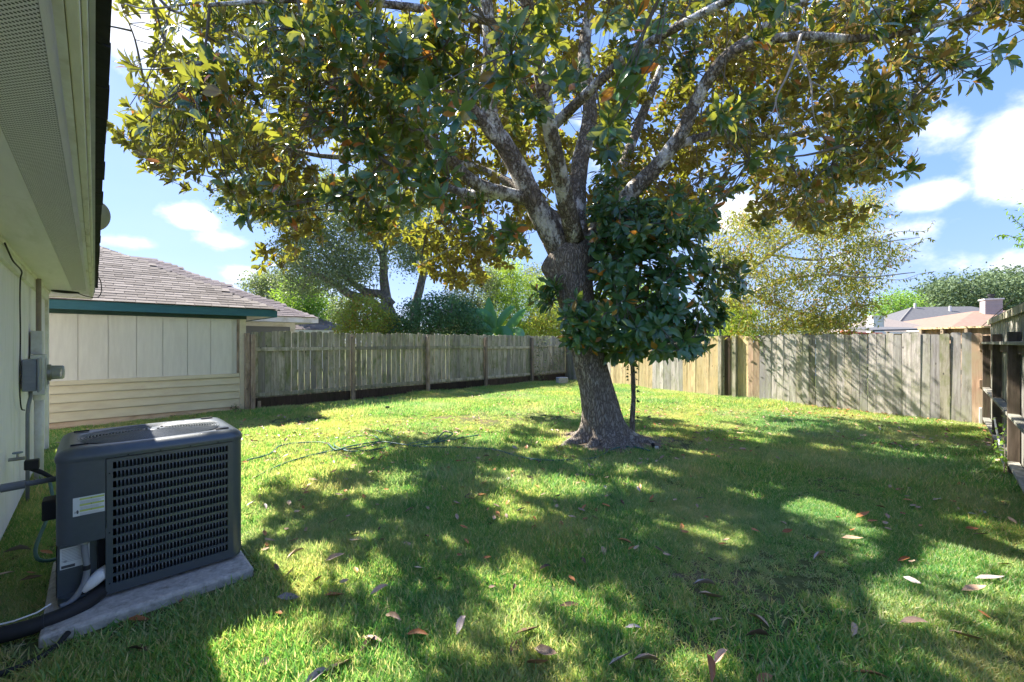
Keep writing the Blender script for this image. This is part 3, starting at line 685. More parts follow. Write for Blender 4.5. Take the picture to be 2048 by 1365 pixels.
for x in (.30, .45, .60, .75): MB().cyl((x, -.007, Z1 - .058 + dz), (x, .003, Z1 - .058 + dz), .005, 6).build('screw', M['ac_dark'], ac)
for z in (.15, .45, .80): MB().cyl((u0 + .013, -.003, z + dz), (u0 + .013, .003, z + dz), .0045, 6).build('screw', M['ac_dark'], ac)
MB().box(-.07, .0, .32, .45, .50 + dz, .62 + dz).build('disconnect_cover', M['black_rubber'], ac, bevel=.01)
# insulated line set and wires running to the house
t = empty('insulated_pipe', W(AC_P + .2, AC_S + .0), RZ, 'thick black insulated pipe along the ground from the air conditioner to the house', 'pipe')
MB().tube([tuple(x) for x in smooth_path([(.02, .07, .118), (-.09, -.03, .085), (-.22, -.07, .075), (-.36, -.06, .07), (-.54, .0, .075)], 6)], .040, 16).build('insulation', M['black_rubber'], t, smooth=True)
MB().cyl((-.235, -.072, .075), (-.245, -.072, .0745), .043, 16).build('tape', simple('black_tape', (.03, .03, .035), None, 4, .3), t)
o = MB().tube([tuple(W(a, b, c)) for a, b, c in [(-.17, 3.40, .15), (-.22, 3.39, .128), (-.30, 3.385, .122), (-.40, 3.40, .125), (-.52, 3.42, .13)]], .0045, 8).build('white_wire', M['pvc_white'], smooth=True)
tag(o, 'thin white wire lying on top of the black insulated pipe', 'wire')
o = MB().tube([tuple(x) for x in smooth_path([tuple(W(a, b, c)) for a, b, c in [(-.10, 3.20, .055), (-.16, 3.12, .03), (-.26, 3.08, .025), (-.42, 3.10, .02)]], 5)], .014, 10).build('drain_hose', M['black_rubber'], smooth=True)
tag(o, 'thin black hose lying in the grass before the concrete slab', 'hose')

# ------------------------------------------------------------------ garden hose and sprinklers
def hose(pts, label, r=.011):
    P = [tuple(gnd(x, y, .042 + (z if z else 0))) for x, y, z in pts]
    o = MB().tube([tuple(q) for q in smooth_path(P, 7)], r, 8).build('garden_hose', M['hose_green'], smooth=True)
    return tag(o, label, 'hose')
P = [W(-.27, 5.2, .44), W(-.24, 4.9, .30), W(-.30, 4.5, .10), W(-.22, 4.42, .03), W(.0, 4.6, .03), W(.45, 4.62, .03), W(.72, 4.5, .03)]
P += [gnd(495, 966, .035), gnd(550, 935, .035), gnd(600, 917, .03), gnd(660, 903, .03), gnd(720, 895, .03), gnd(757, 884, .035), gnd(745, 872, .035), gnd(700, 876, .03), gnd(668, 888, .03), gnd(690, 901, .03), gnd(720, 903, .03)]
P += [gnd(770, 895, .03), gnd(787, 878, .03), gnd(765, 865, .03), gnd(735, 858, .03), gnd(740, 853, .03), gnd(770, 853, .03), gnd(795, 860, .03)]
o = MB().tube([tuple(q) for q in smooth_path([tuple(p) for p in P], 7)], .0115, 8).build('garden_hose', M['hose_green'], smooth=True)
tag(o, 'green garden hose coming from the tap and looping loosely on the sunny grass', 'hose', 'green garden hoses on the lawn')
o = hose([(494, 921, 0), (540, 908, 0), (560, 892, 0), (600, 886, 0), (650, 886, 0), (672, 900, .01), (700, 893, 0), (760, 884, 0), (820, 891, 0), (850, 888, 0), (900, 880, .01), (960, 870, 0)], 'second green hose lying straighter behind the loops beside the air conditioner')
o['group'] = 'green garden hoses on the lawn'
o = hose([(875, 880, 0), (880, 872, .03), (890, 864, .06), (905, 869, .02), (870, 882, 0), (825, 886, 0), (830, 893, 0), (930, 896, 0), (990, 900, 0), (1040, 914, 0), (1090, 921, 0), (1140, 920, 0), (1180, 918, 0), (1205, 910, 0), (1230, 897, 0), (1265, 894, 0), (1300, 902, 0)], 'green garden hose leading past the magnolia trunk to a white sprinkler')
o['group'] = 'green garden hoses on the lawn'
t = empty('sprinkler', gnd(1306, 900), 0, 'small white and black sprinkler at the end of the hose by the magnolia', 'sprinkler')
MB().cyl((0, 0, 0), (0, 0, .05), .014, 10).build('spike', M['black_rubber'], t)
MB().sphere((0, 0, .075), .028, 12, 8).build('sprinkler_head', M['black_rubber'], t, smooth=True)
MB().cyl((.03, -.01, .03), (.07, -.03, .04), .022, 12).build('end_cap', M['pvc_white'], t)
t = empty('sprinkler', gnd(775, 826), 0, 'black lawn sprinkler standing alone in the sunny grass', 'sprinkler')
MB().cyl((0, 0, 0), (0, 0, .10), .015, 10).build('riser', M['black_rubber'], t)
MB().box(-.045, .045, -.02, .02, .10, .15).build('sprinkler_head', M['black_rubber'], t, bevel=.01)
# concrete block by the far fence
t = empty('concrete_block', gnd(1124, 770), R(20), 'grey concrete block on the grass in the far fence corner', 'block')
MB().box(-.2, .2, -.12, .12, 0, .28).build('block', conc(), t, bevel=.015)

# ------------------------------------------------------------------ fences
def picket_mesh(name, mat, w, h, th=.016, ear=.022, lean=0.0):
    a = w / 2
    prof = [(-a, 0), (a, 0), (a, h - ear), (a - ear, h), (-a + ear, h), (-a, h - ear)]
    v = [(x + lean * z, 0, z) for x, z in prof] + [(x + lean * z, th, z) for x, z in prof]
    n = len(prof)
    f = [tuple(range(n)), tuple(range(2 * n - 1, n - 1, -1))] + [(i + n, (i + 1) % n + n, (i + 1) % n, i) for i in range(n)]
    return MB().add(v, f).mesh(name, mat)
# left fence: rails toward us, line s = 11.1
fl = empty('wooden_fence', W(2.57, 11.1), RZ, 'weathered greenish wooden fence with its posts and rails facing the yard', 'fence')
FLN = 11.62
pk = [picket_mesh('picket', M['fence_green'], w, h, lean=l) for w, h, l in ((.135, 1.66, 0), (.137, 1.68, .002), (.132, 1.65, -.003), (.136, 1.69, .001))]
pkt = [picket_mesh('picket', M['fence_green'], .141, h) for h in (1.66, 1.68)]
x = .06; i = 0
while x < FLN - .05:
    gappy = .75 < x < 4.6 or 5.2 < x < 5.6
    me = random.choice(pk if gappy else pkt)
    o = link('picket', me, fl, loc=(x, .045 + random.uniform(-.003, .003), .17 + random.uniform(-.012, .012)))
    o.rotation_euler = (random.uniform(-.006, .006), random.uniform(-.004, .004), random.uniform(-.02, .02))
    x += .1445 + (random.uniform(.001, .007) if gappy else -.0015); i += 1
PX = [0, 2.36, 4.72, 7.08, 9.44, 11.6]
pm = MB().box(-.045, .045, -.085, .005, 0, 1.76).mesh('post', M['post_brown'])
for k, x in enumerate(PX): link('post', pm, fl, bevel=.004, loc=(x, -.0, 0))
for k in range(5):
    for z in (.315, 1.375):
        q = MB().box(PX[k] + .047, PX[k + 1] - .047, .004, .042, z, z + .088).build('rail', M['rail'], fl, bevel=.003)
        q.rotation_euler = (0, random.uniform(-.003, .003), 0)
    MB().box(PX[k] + .047, PX[k + 1] - .047, .006, .030, .01, .285).build('kick_board', M['dark_board'], fl)
MB().box(-.15, -.055, -.05, .03, 0, 1.79).build('end_post', M['post_brown'], fl, bevel=.004)
MB().box(.10, .17, -.04, .002, 0, .22).build('stub_post', M['post_brown'], fl, bevel=.004)
# back fence: pickets toward us
vec = RB - CB; BL = vec.length; brz = math.atan2(vec.y, vec.x)
fb = empty('wooden_fence', CB, brz, 'sunlit back fence of grey pickets with some newer yellow boards', 'fence')
PKB = {}
for nm in ('fence_grey', 'fence_new', 'fence_red', 'fence_green'):
    PKB[nm] = [picket_mesh('picket', M[nm], .140, h, ear=.02) for h in (1.74, 1.77, 1.755)]
x = .12; dirn = vec.normalized(); j = 0
while x < BL - .06:
    wp = CB + dirn * x; px = CX + F * wp.x / wp.y
    kind = 'fence_grey'
    if 1222 < px < 1308 or 1368 < px < 1436: kind = 'fence_new'
    elif 1478 < px < 1500: kind = 'fence_new'
    elif 1500 < px < 1516: kind = 'fence_red'
    elif px > 1944: kind = 'fence_red'
    elif px < 1150: kind = 'fence_green'
    elif random.random() < .10: kind = 'fence_green' if px > 1516 else 'fence_grey'
    o = link('picket', random.choice(PKB[kind]), fb, loc=(x, -.0165 + random.uniform(-.003, .003), random.uniform(.0, .02)))
    o.rotation_euler = (random.uniform(-.008, .004), random.uniform(-.006, .006), random.uniform(-.03, .03))
    x += .1425 + random.choice((0, 0, .001, .003, .006)); j += 1
for z in (.3, .95, 1.45): MB().box(.02, BL - .02, .004, .042, z, z + .088).build('rail', M['rail'], fb)
for k in range(6): MB().box(k * 2.35, k * 2.35 + .09, .044, .134, 0, 1.72).build('post', M['post_brown'], fb)
for px in (1444, 1471):
    best = min(np.linspace(0, BL, 400), key=lambda q: abs(CX + F * (CB + dirn * q).x / (CB + dirn * q).y - px))
    MB().box(best - .05, best + .05, -.11, -.021, 0, 1.80).build('post', M['rail'], fb, bevel=.005)
best = min(np.linspace(0, BL, 400), key=lambda q: abs(CX + F * (CB + dirn * q).x / (CB + dirn * q).y - 1458))
MB().box(best - .10, best + .06, -.045, -.020, 0, 1.78).build('dark_gap_strip', M['dark_board'], fb)  # dark strip standing in for the dark gap between the two posts
# right fence: line s=-.6, rails toward us, pickets beyond
fr = empty('wooden_fence', W(11.96, -.62), RZ, 'tall dark wooden fence with capped top and rails at the right edge', 'fence')
M['fr_grey'] = wood('pale_grey_fence_wood', (.22, .21, .19), (.36, .345, .31), (.50, .48, .44), green=(.24, .25, .20))
pm = [picket_mesh('picket', M['fr_grey'], .138, h, ear=0) for h in (1.92, 1.925)]
x = -.04
while x > -9.0:
    o = link('picket', random.choice(pm), fr, loc=(x - .07, -.06 + random.uniform(-.002, .002), .05)); o.rotation_euler = (0, random.uniform(-.006, .006), 0)
    x -= .1415
dk = wood('shaded_post_wood', (.10, .075, .06), (.17, .13, .105), (.27, .215, .175), green=(.10, .09, .06))  # darker wood colour includes the shade on this fence's posts
RP = [-.08, -2.15, -4.22, -6.3, -8.4]
for x in RP: MB().box(x - .09, x, -.035, .060, 0, 1.70).build('post', dk, fr, bevel=.004)
for k in range(len(RP)):
    xa_, xb_ = (RP[k] - .092, RP[k + 1] + .002) if k + 1 < len(RP) else (-9.0, RP[k] - .092)
    for z in (.70, .14):
        MB().box(min(xa_, xb_), max(xa_, xb_), -.030, .062, z, z + .038).build('rail', M['fr_grey'], fr, bevel=.003)
MB().box(-9.0, .06, -.042, .075, 1.545, 1.585).build('shelf_rail', M['fr_grey'], fr, bevel=.004)
MB().box(-9.0, -.06, -.047, -.043 + .03, 1.44, 1.544).build('upper_rail', dk, fr)
MB().box(-9.0, .0, -.10, -.022, 1.975, 2.015).build('cap_board', M['rail'], fr, bevel=.004)
MB().box(-9.0, .0, -.0215, -.002, 1.90, 1.99).build('cap_trim', M['rail'], fr, bevel=.004)
MB().box(-.075, .05, .062, .10, .02, .34).build('pale_block', M['pvc_white'], fr, bevel=.004)
for z in (.72, 1.42): MB().box(-.078, .09, .0615, .10, z, z + .15).build('rail_end', M['fence_red'], fr, bevel=.004)
# broken pale board leaning in the right corner with a vine
t = empty('broken_board', gnd(2013, 936), RZ, 'jagged pale broken board leaning at the foot of the right fence', 'board')
prof = [(-.02, 0), (.16, 0), (.13, .10), (.17, .17), (.10, .22), (.12, .30), (.05, .36), (.06, .44), (.0, .62), (-.02, .40), (.0, .25)]
n = len(prof)
MB().add([(-x * 1.0, .02 + z * .12, z) for x, z in prof] + [(-x, .035 + z * .12, z) for x, z in prof],
         [tuple(range(n)), tuple(range(2 * n - 1, n - 1, -1))] + [(i + n, (i + 1) % n + n, (i + 1) % n, i) for i in range(n)]).build('board', M['pvc_white'], t)

# ------------------------------------------------------------------ neighbouring houses
M['siding_cream'] = simple('cream_lap_siding', (.76, .70, .50), (.68, .61, .43), 4, .75, stretch=(1, 1, 3), dirt=(.62, .54, .38))
M['siding_panel'] = simple('pale_panel_siding', (.78, .76, .67), (.70, .68, .60), 3, .75, stretch=(6, 6, .8), dirt=(.68, .66, .58))
M['siding_dirty'] = simple('stained_siding', (.66, .54, .38), (.54, .40, .28), 4, .85, stretch=(1, 1, 3), dirt=(.30, .20, .13))
M['teal'] = simple('teal_fascia', (.05, .17, .20), (.04, .14, .165), 5, .5, stretch=(1, 1, 4))
M['dark_green'] = simple('shaded_green_board', (.018, .045, .035), (.025, .06, .045), 5, .6)  # eave shade on the frieze is part of this dark green
M['shingle'] = simple('brown_grey_shingle', (.24, .20, .19), (.16, .13, .125), 22, .95, bmp=.6, fine=90)
M['shingle2'] = simple('purple_grey_shingle', (.20, .165, .165), (.30, .26, .25), 12, .95, bmp=.6, fine=90)
def hip(x0, x1, y0, y1, z, m, th=.04):
    mb = MB(); w, d = x1 - x0, y1 - y0; r = min(w, d) / 2; h = r * m
    if w >= d: ra, rb = (x0 + r, y0 + r, z + h), (x1 - r, y0 + r, z + h)
    else: ra, rb = (x0 + r, y0 + r, z + h), (x0 + r, y1 - r, z + h)
    v = [(x0, y0, z), (x1, y0, z), (x1, y1, z), (x0, y1, z), ra, rb]
    f = [(0, 1, 5, 4), (1, 2, 5), (2, 3, 4, 5), (3, 0, 4)] if w >= d else [(0, 1, 4), (1, 2, 5, 4), (2, 3, 5), (3, 0, 4, 5)]
    f.append((3, 2, 1, 0)); return mb.add(v, f)
nh = empty('neighbour_house', W(-7, 11.2), RZ, 'cream neighbouring house with teal fascia and brown shingle roof at the left', 'house')
def nb_(p0, p1, s0, s1, z0, z1): return MB().box(p0 + 7, p1 + 7, s0 - 11.2, s1 - 11.2, z0, z1)
nb_(-7, 2.43, 11.225, 19.5, 0, 2.12).build('wall_core', M['siding_panel'], nh)
x = -6.7
bd = MB().box(0, .292, -.0, .022, .88, 2.10).mesh('siding_board', M['siding_panel'])
bd2 = MB().box(0, .396, -.0, .022, .88, 2.10).mesh('siding_board', M['siding_panel'])
while x < 2.0:
    o = link('siding_board', bd2, nh, loc=(x + 7, .0, 0)); x += .405
LAP = [(.02, .14), (.14, .32), (.32, .485), (.485, .65), (.65, .80)]
for k, (a, b) in enumerate(LAP):
    mat_ = M['siding_dirty'] if k == 0 else M['siding_cream']
    m3 = MB().add([(0.05, -.040, a), (9.43, -.040, a), (9.43, -.012, b - .013), (.05, -.012, b - .013), (.05, .02, a), (9.43, .02, a), (9.43, .02, b - .013), (.05, .02, b - .013)],
                  [(0, 1, 2, 3), (5, 4, 7, 6), (1, 5, 6, 2), (4, 0, 3, 7), (3, 2, 6, 7), (4, 5, 1, 0)])
    m3.build('lap_board', mat_, nh)
nb_(-6.95, 2.33, 11.150, 11.22, .802, .88).build('belt_board', M['siding_cream'], nh, bevel=.004)
nb_(2.335, 2.46, 11.155, 11.25, .01, 2.14).build('corner_board', M['siding_cream'], nh, bevel=.004)
nb_(2.235, 2.32, 11.186, 11.215, .885, 2.10).build('brown_trim', wood('trim_wood', (.18, .12, .07), (.28, .20, .12), (.36, .28, .18)), nh) if False else nb_(2.29, 2.325, 11.186, 11.215, .885, 2.10).build('brown_trim', M['post_brown'], nh)
nb_(-6.95, 2.47, 11.14, 11.215, 2.105, 2.185).build('frieze_board', M['dark_green'], nh)
nb_(-7.6, 3.03, 10.965, 19.7, 2.186, 2.20).build('soffit', M['trim_white'], nh)
nb_(-7.6, 3.05, 10.94, 10.962, 2.17, 2.335).build('fascia_board', M['teal'], nh, bevel=.004)
nb_(3.032, 3.052, 10.963, 19.7, 2.17, 2.335).build('fascia_board', M['teal'], nh)
hip(-.65, 10.08, 10.92 - 11.2, 20.0 - 11.2, 2.337, .5).build('roof', M['shingle'], nh)
rf = [c for c in nh.children if c.name.startswith('roof')][0]
# shingles as pieces on the front slope
ang = math.atan(.5)
def shingle_slope(parent, xl, xr, y0, z0, run, mat, left_hip=None, exp_=.135, w=.305, limit=300, rise=.5, right_hip=True):
    sm = MB().add([(0, 0, .0), (w - .007, 0, .0), (w - .007, .20, 0), (0, .20, 0), (0, 0, .012), (w - .007, 0, .012), (w - .007, .20, .004), (0, .20, .004)],
                  [(0, 3, 2, 1), (4, 5, 6, 7), (0, 1, 5, 4), (1, 2, 6, 5), (2, 3, 7, 6), (3, 0, 4, 7)]).mesh('shingle', mat)
    items = []; a = math.atan(rise); k = 0
    while True:
        d = k * exp_; yy = d * math.cos(a); zz = d * math.sin(a)
        if yy > run - .05: break
        x = xl - (k % 2) * w / 2 + (k * .37 % 1) * .05
        while x < xr - (yy if right_hip else 0) - w * .85:
            items.append((x, y0 + yy, z0 + zz)); x += w
        k += 1
    items.sort(key=lambda q: (q[0] - xr) ** 2 + (q[1] - y0) ** 2 * 1.0)
    big = MB()
    for i, (x, y, z) in enumerate(items):
        dz_ = random.uniform(0, .003)
        if i < limit:
            o = link('shingle', sm, parent, loc=(x, y, z + .002 + dz_)); o.rotation_euler = (a - .02, 0, 0)
        else:
            c_, s_ = math.cos(a - .02), math.sin(a - .02)
            big.add([(x + v.co.x, y + v.co.y * c_ - v.co.z * s_, z + .002 + dz_ + v.co.y * s_ + v.co.z * c_) for v in sm.vertices], [tuple(p.vertices) for p in sm.polygons])
    if big.v: tag(big.build('shingles', mat, parent), kind='stuff')
def shingle_variation():
    for nm, c1, c2 in (('shingle', (.165, .143, .124), (.30, .263, .23)), ('shingle2', (.15, .125, .12), (.25, .215, .205))):
        m, nt, N, L = nodes('asphalt_' + nm); oi = N('ShaderNodeObjectInfo'); g = N('ShaderNodeNewGeometry')
        ad = N('ShaderNodeMath'); ad.operation = 'ADD'; L(oi.outputs['Random'], ad.inputs[0]); L(g.outputs['Random Per Island'], ad.inputs[1])
        fr_ = N('ShaderNodeMath'); fr_.operation = 'FRACT'; L(ad.outputs[0], fr_.inputs[0])
        c = ramp(N, L, fr_.outputs[0], [(0, c1), (1, c2)]); n = noise(N, L, g.outputs['Position'], 60, 4, .7)
        c = mixc(N, L, 1, c, ramp(N, L, n, [(.3, (.72,) * 3), (.7, (1.25,) * 3)]), 'MULTIPLY')
        n2 = noise(N, L, g.outputs['Position'], .9, 4); c = mixc(N, L, 1, c, ramp(N, L, n2, [(.3, (.85,) * 3), (.7, (1.12,) * 3)]), 'MULTIPLY')
        pbsdf(N, L, c, .95, 0, .1, bump(N, L, n, .5, .003)); M[nm + '_piece'] = m
shingle_variation()
shingle_slope(rf, 3.6, 10.08, -.30, 2.342, 4.5, M['shingle_piece'])
# hip caps
capm = MB().add([(-.09, -.09, -.038), (.11, -.09, -.046), (.11, .0, .008), (-.09, .0, .018), (.11, .09, -.046), (-.09, .09, -.038), (-.09, 0, -.03)], [(0, 1, 2, 3), (3, 2, 4, 5), (0, 3, 5, 6)]).mesh('hip_cap', M['shingle_piece'])
for k in range(30):
    r = .06 + k * .15
    o = link('hip_cap', capm, rf, loc=(10.08 - r, -.28 + r, 2.345 + r * .5)); o.rotation_euler = (0, R(-19.5), R(135))
# second neighbouring house behind (white fascia, grey wall)
nh2 = empty('neighbour_house', W(-4, 13.9), RZ, 'grey walled house with white fascia just behind the cream house', 'house')
def n2(p0, p1, s0, s1, z0, z1): return MB().box(p0 + 4, p1 + 4, s0 - 13.9, s1 - 13.9, z0, z1)
n2(2.56, 4.40, 14.1, 21, 0, 2.18).build('wall', simple('grey_wall', (.22, .23, .25), (.18, .19, .21), 3, .7), nh2)
n2(4.28, 4.43, 14.07, 14.2, 0, 2.19).build('corner_board', M['trim_white'], nh2)
n2(2.56, 4.42, 14.06, 14.095, 2.06, 2.185).build('frieze_board', M['trim_white'], nh2)
n2(2.56, 4.95, 13.68, 21, 2.188, 2.20).build('soffit', M['trim_white'], nh2)
n2(2.56, 4.97, 13.65, 13.675, 2.185, 2.345).build('fascia_board', M['trim_white'], nh2)
r2 = hip(0.3, 8.98, 13.63 - 13.9, 20.9 - 13.9, 2.35, .505).build('roof', M['shingle2'], nh2)
shingle_slope(r2, 4.0, 8.98, 13.62 - 13.9, 2.353, 3.6, M['shingle2_piece'], limit=0, rise=.505)
nh3 = empty('neighbour_house', W(0, 26), RZ, 'low dark shingle roofed house seen over the far part of the fence', 'house')
MB().box(4, 11.2, .5, 8, 0, 2.25).build('wall', M['trim_white'], nh3)
MB().box(2, 11.68, .02, 8.2, 2.18, 2.33).build('fascia_board', M['trim_white'], nh3)
r3 = hip(1.5, 11.7, 0, 8.6, 2.335, .5).build('roof', M['shingle2'], nh3)
shingle_slope(r3, 4.5, 11.7, -.01, 2.34, 4.2, M['shingle2_piece'], limit=0)

# right hand far houses
def far_house(px, py, Y, rz, w, d, m, label, roofmat, wallmat, extra=None):
    K = at(px, py, Y); e = empty('far_house', (K.x, K.y, 0), rz, label, 'house'); z = K.z
    MB().box(.5, w - .5, .5, d - .5, 0, z - .12).build('wall', wallmat, e)
    MB().box(.02, w - .02, .02, d - .02, z - .16, z - .003).build('fascia_board', M['trim_white'], e)
    hip(0, w, 0, d, z, m).build('roof', roofmat, e); return e, z
M['roof_grey'] = simple('light_grey_shingle', (.14, .14, .145), (.10, .10, .105), 5, .95, bmp=.4, stretch=(1, 1, 6))
M['roof_tan'] = simple('tan_shingle', (.30, .20, .15), (.24, .15, .11), 5, .95, bmp=.4)
M['brick_tan'] = simple('tan_wall', (.42, .32, .24), (.36, .27, .2), 6, .9)
e, z = far_house(1790, 656, 36, R(-9), 13, 8.2, .50, 'grey hip roofed house with roof vents far behind the back fence', M['roof_grey'], M['brick_tan'])
for x, y in ((4.2, 3.9), (6.5, 3.2), (8.4, 2.4)):
    MB().cyl((x, y, z + y * .5 - .1), (x, y, z + y * .5 + .45), .09, 10).build('vent_pipe', M['pvc_white'], e)
hk = MB()
for k in range(26):
    r = .08 + k * .155; hk.box(r - .09, r + .05, r - .09, r + .05, z + r * .5 - .03, z + r * .5 + .03)
hk.build('hip_caps', simple('pale_hip', (.28, .28, .28), None, 4, .9), e)
e, z = far_house(1898, 657, 27, R(-9), 16, 14, .22, 'tan roofed house behind the brown fence at the far right', M['roof_tan'], M['brick_tan'])
ch = empty('chimney', at(1982, 632, 31.5), R(-30), 'tall pale lap sided chimney with a black cap above the tan roof', 'chimney')
ch.location.z = 2.6
chm = simple('pale_mauve_siding', (.40, .35, .345), (.34, .30, .29), 4, .8)
MB().box(-.45, .45, -.45, .45, 0, 2.15).build('stack', chm, ch)
for k in range(9): MB().box(-.465, .465, -.465, .465, .6 + k * .165, .6 + k * .165 + .012).build('lap_line', chm, ch)
MB().box(-.52, .52, -.52, .52, 2.151, 2.24).build('crown_cap', M['trim_white'], ch)
MB().cyl((0, 0, 2.24), (0, 0, 2.45), .14, 16).build('flue', M['black_rubber'], ch); MB().cyl((0, 0, 2.45), (0, 0, 2.60), .20, 16).build('flue_cap', M['black_rubber'], ch)
e, z = far_house(1700, 664, 31, R(-9), 6.6, 5, .42, 'low brown tile roofed house partly hidden by the yellow green tree', simple('brown_tile', (.30, .26, .23), (.2, .17, .15), 9, .9, stretch=(1, 1, 8)), M['brick_tan'])
t = empty('chimney', at(1750, 655, 29), 0, 'short plain white chimney between the brown roof and the grey roof', 'chimney'); t.location.z = 2.2
MB().box(-.36, .36, -.3, .3, 0, 1.15).build('stack', M['pvc_white'], t); MB().box(-.4, .4, -.34, .34, 1.151, 1.22).build('crown_cap', M['trim_white'], t)
sh = empty('patio_cover', at(1745, 668, 22), R(-4), 'flat pale grey patio cover just above the back fence', 'patio cover'); zz = at(1745, 660, 22).z; sh.location.z = 0
MB().add([(0, 0, zz - .08), (3.1, 0, zz - .02), (3.1, 3, zz + .16), (0, 3, zz + .12), (0, 0, zz), (3.1, 0, zz + .06), (3.1, 3, zz + .26), (0, 3, zz + .22)],
         [(0, 3, 2, 1), (4, 5, 6, 7), (0, 1, 5, 4), (1, 2, 6, 5), (2, 3, 7, 6), (3, 0, 4, 7)]).build('cover', M['roof_grey'], sh)
for x, y in ((.1, .1), (3.0, .1), (.1, 2.9), (3.0, 2.9)): MB().box(x - .05, x + .05, y - .05, y + .05, 0, zz - .03).build('post', M['post_brown'], sh)
t = empty('low_white_shed', at(1690, 668, 20), R(-5), 'white flat roofed shed behind the fence under the yellow green tree', 'shed'); t.location.z = 0
MB().box(-1.9, .2, 0, 2, 0, 1.92).build('wall', M['trim_white'], t); MB().box(-2.0, .3, -.1, 2.1, 1.921, 2.02).build('roof', M['roof_grey'], t)
red = simple('red_paint', (.40, .10, .055), (.30, .075, .04), 6, .6)
t = empty('swing_set', at(1705, 668, 17), 0, 'red metal play frame showing over the back fence', 'swing set'); t.location.z = 0
for x in (-.25, .15): MB().cyl((x, 0, 0), (x * .6, .3, 2.12), .05, 10).build('leg', red, t)
MB().cyl((-.2, .3, 1.96), (1.45, .3, 1.93), .05, 10).build('top_bar', red, t); MB().cyl((1.3, .3, 1.93), (1.4, 0, 0), .05, 10).build('leg', red, t)
MB().box(-.3, .25, .1, .5, 1.99, 2.04).build('platform', red, t)
# brown fence beyond
A_ = at(1842, 656, 13.2); B_ = at(2000, 656, 11.2); vv = Vector((B_.x - A_.x, B_.y - A_.y, 0)); fl2 = vv.length
t = empty('wooden_fence', (A_.x, A_.y, 0), math.atan2(vv.y, vv.x), 'warm brown fence with a flat cap standing beyond the back fence', 'fence')
pb = picket_mesh('picket', M['fence_red'], .14, 1.98, ear=0)
x = .07
while x < fl2: link('picket', pb, t, loc=(x, .04, 0)); x += .146
MB().box(-.02, fl2 + .02, -.09, .08, 1.981, 2.03).build('cap_board', M['fence_new'], t)
MB().box(-.02, fl2, -.0, .035, 1.55, 1.64).build('rail', M['fence_red'], t)
for k in range(5): MB().box(k * .62, k * .62 + .08, -.08, -.002, 0, 1.975).build('post', M['post_brown'], t)

# ------------------------------------------------------------------ utility pole and overhead wires
t = empty('utility_pole', Vector((at(665, 640, 42).x, 42, 0)), 0, 'thin dark utility pole far behind the fence left of the oak trunk', 'pole')
MB().cyl((0, 0, 0), (0, 0, 6.6), .11, 10, .08).build('post', M['dark_board'], t); MB().box(-.5, .5, -.05, .05, 6.0, 6.1).build('crossarm', M['dark_board'], t)
def wire(pts, r, label):
    o = MB().tube(pts, r, 5).build('overhead_wire', M['black_rubber']); return tag(o, label, 'wire')
q0, q1 = at(2200, 1, 9), at(1640, 272, 17)
wire([tuple(q0.lerp(q1, i / 20) - Vector((0, 0, .10 * math.sin(math.pi * i / 20)))) for i in range(21)], .013, 'thin black overhead wire crossing the blue sky at the top right')
q0, q1 = at(2030, 596, 13), at(1930, 682, 18)
wire([tuple(q0), tuple(q1)], .012, 'thin dark guy wire slanting down behind the tan roofed house')

# ------------------------------------------------------------------ trees
MAG_T = ([(0, 0, 0), (.28, -.12, .03), (.28, 0, -.0), (.28, .12, .03), (.56, -.19, .03), (.56, 0, -.015), (.56, .19, .03), (.82, -.12, -.03), (.82, 0, -.06), (.82, .12, -.03), (1, 0, -.14)],
         [(0, 1, 2), (0, 2, 3), (1, 4, 5, 2), (2, 5, 6, 3), (4, 7, 8, 5), (5, 8, 9, 6), (7, 10, 8), (8, 10, 9)])
def fix_template(T):  # make faces look toward +z
    v, f = T; out = []
    for q in f:
        a, b, c = (np.array(v[i]) for i in q[:3]); out.append(q if np.cross(b - a, c - a)[2] > 0 else tuple(reversed(q)))
    return (v, out)
MAG_T = fix_template(MAG_T)
def rosettes(cent, axis, per, size, spread=(35, 100), droop=.0):
    """leaves radiating round the tip of each shoot -> pos, X, Y, Z, scale"""
    N = len(cent); axis = unit(axis)
    u = unit(np.cross(axis, rand_dirs(N))); w = np.cross(axis, u)
    cnt = rng.integers(per[0], per[1] + 1, N); idx = np.repeat(np.arange(N), cnt); n = len(idx)
    ph = rng.uniform(0, 2 * np.pi, n); al = np.radians(rng.uniform(spread[0], spread[1], n))
    rad = u[idx] * np.cos(ph)[:, None] + w[idx] * np.sin(ph)[:, None]
    X = axis[idx] * np.cos(al)[:, None] + rad * np.sin(al)[:, None]; X[:, 2] -= droop; X = unit(X + rng.normal(0, .12, X.shape))
    Z = axis[idx] * np.sin(al)[:, None] - rad * np.cos(al)[:, None]; Z = unit(Z - X * (X * Z).sum(1, keepdims=True))
    tw = rng.normal(0, .35, n)[:, None]; Y = np.cross(Z, X); Z = unit(Z * np.cos(tw) + Y * np.sin(tw)); Y = np.cross(Z, X)
    pos = cent[idx] - axis[idx] * rng.uniform(0, size * .55, n)[:, None] + rad * .01
    return pos, X, Y, Z, rng.uniform(.62, 1.15, n) * size
def limb(path, parent, mat, n=12, k=5, noise_=.06, seed=0, name='limb', base=None):
    P = smooth_path([(*at(a, b, c), r) for a, b, c, r in path], k)
    o = MB().tube([p[:3] for p in P], [max(p[3], .003) for p in P], n, noise=noise_, seed=seed)
    if base is not None: o.v = [(x - base[0], y - base[1], z - base[2]) for x, y, z in o.v]
    return o.build(name, mat, parent, smooth=True), np.array([p[:4] for p in P])

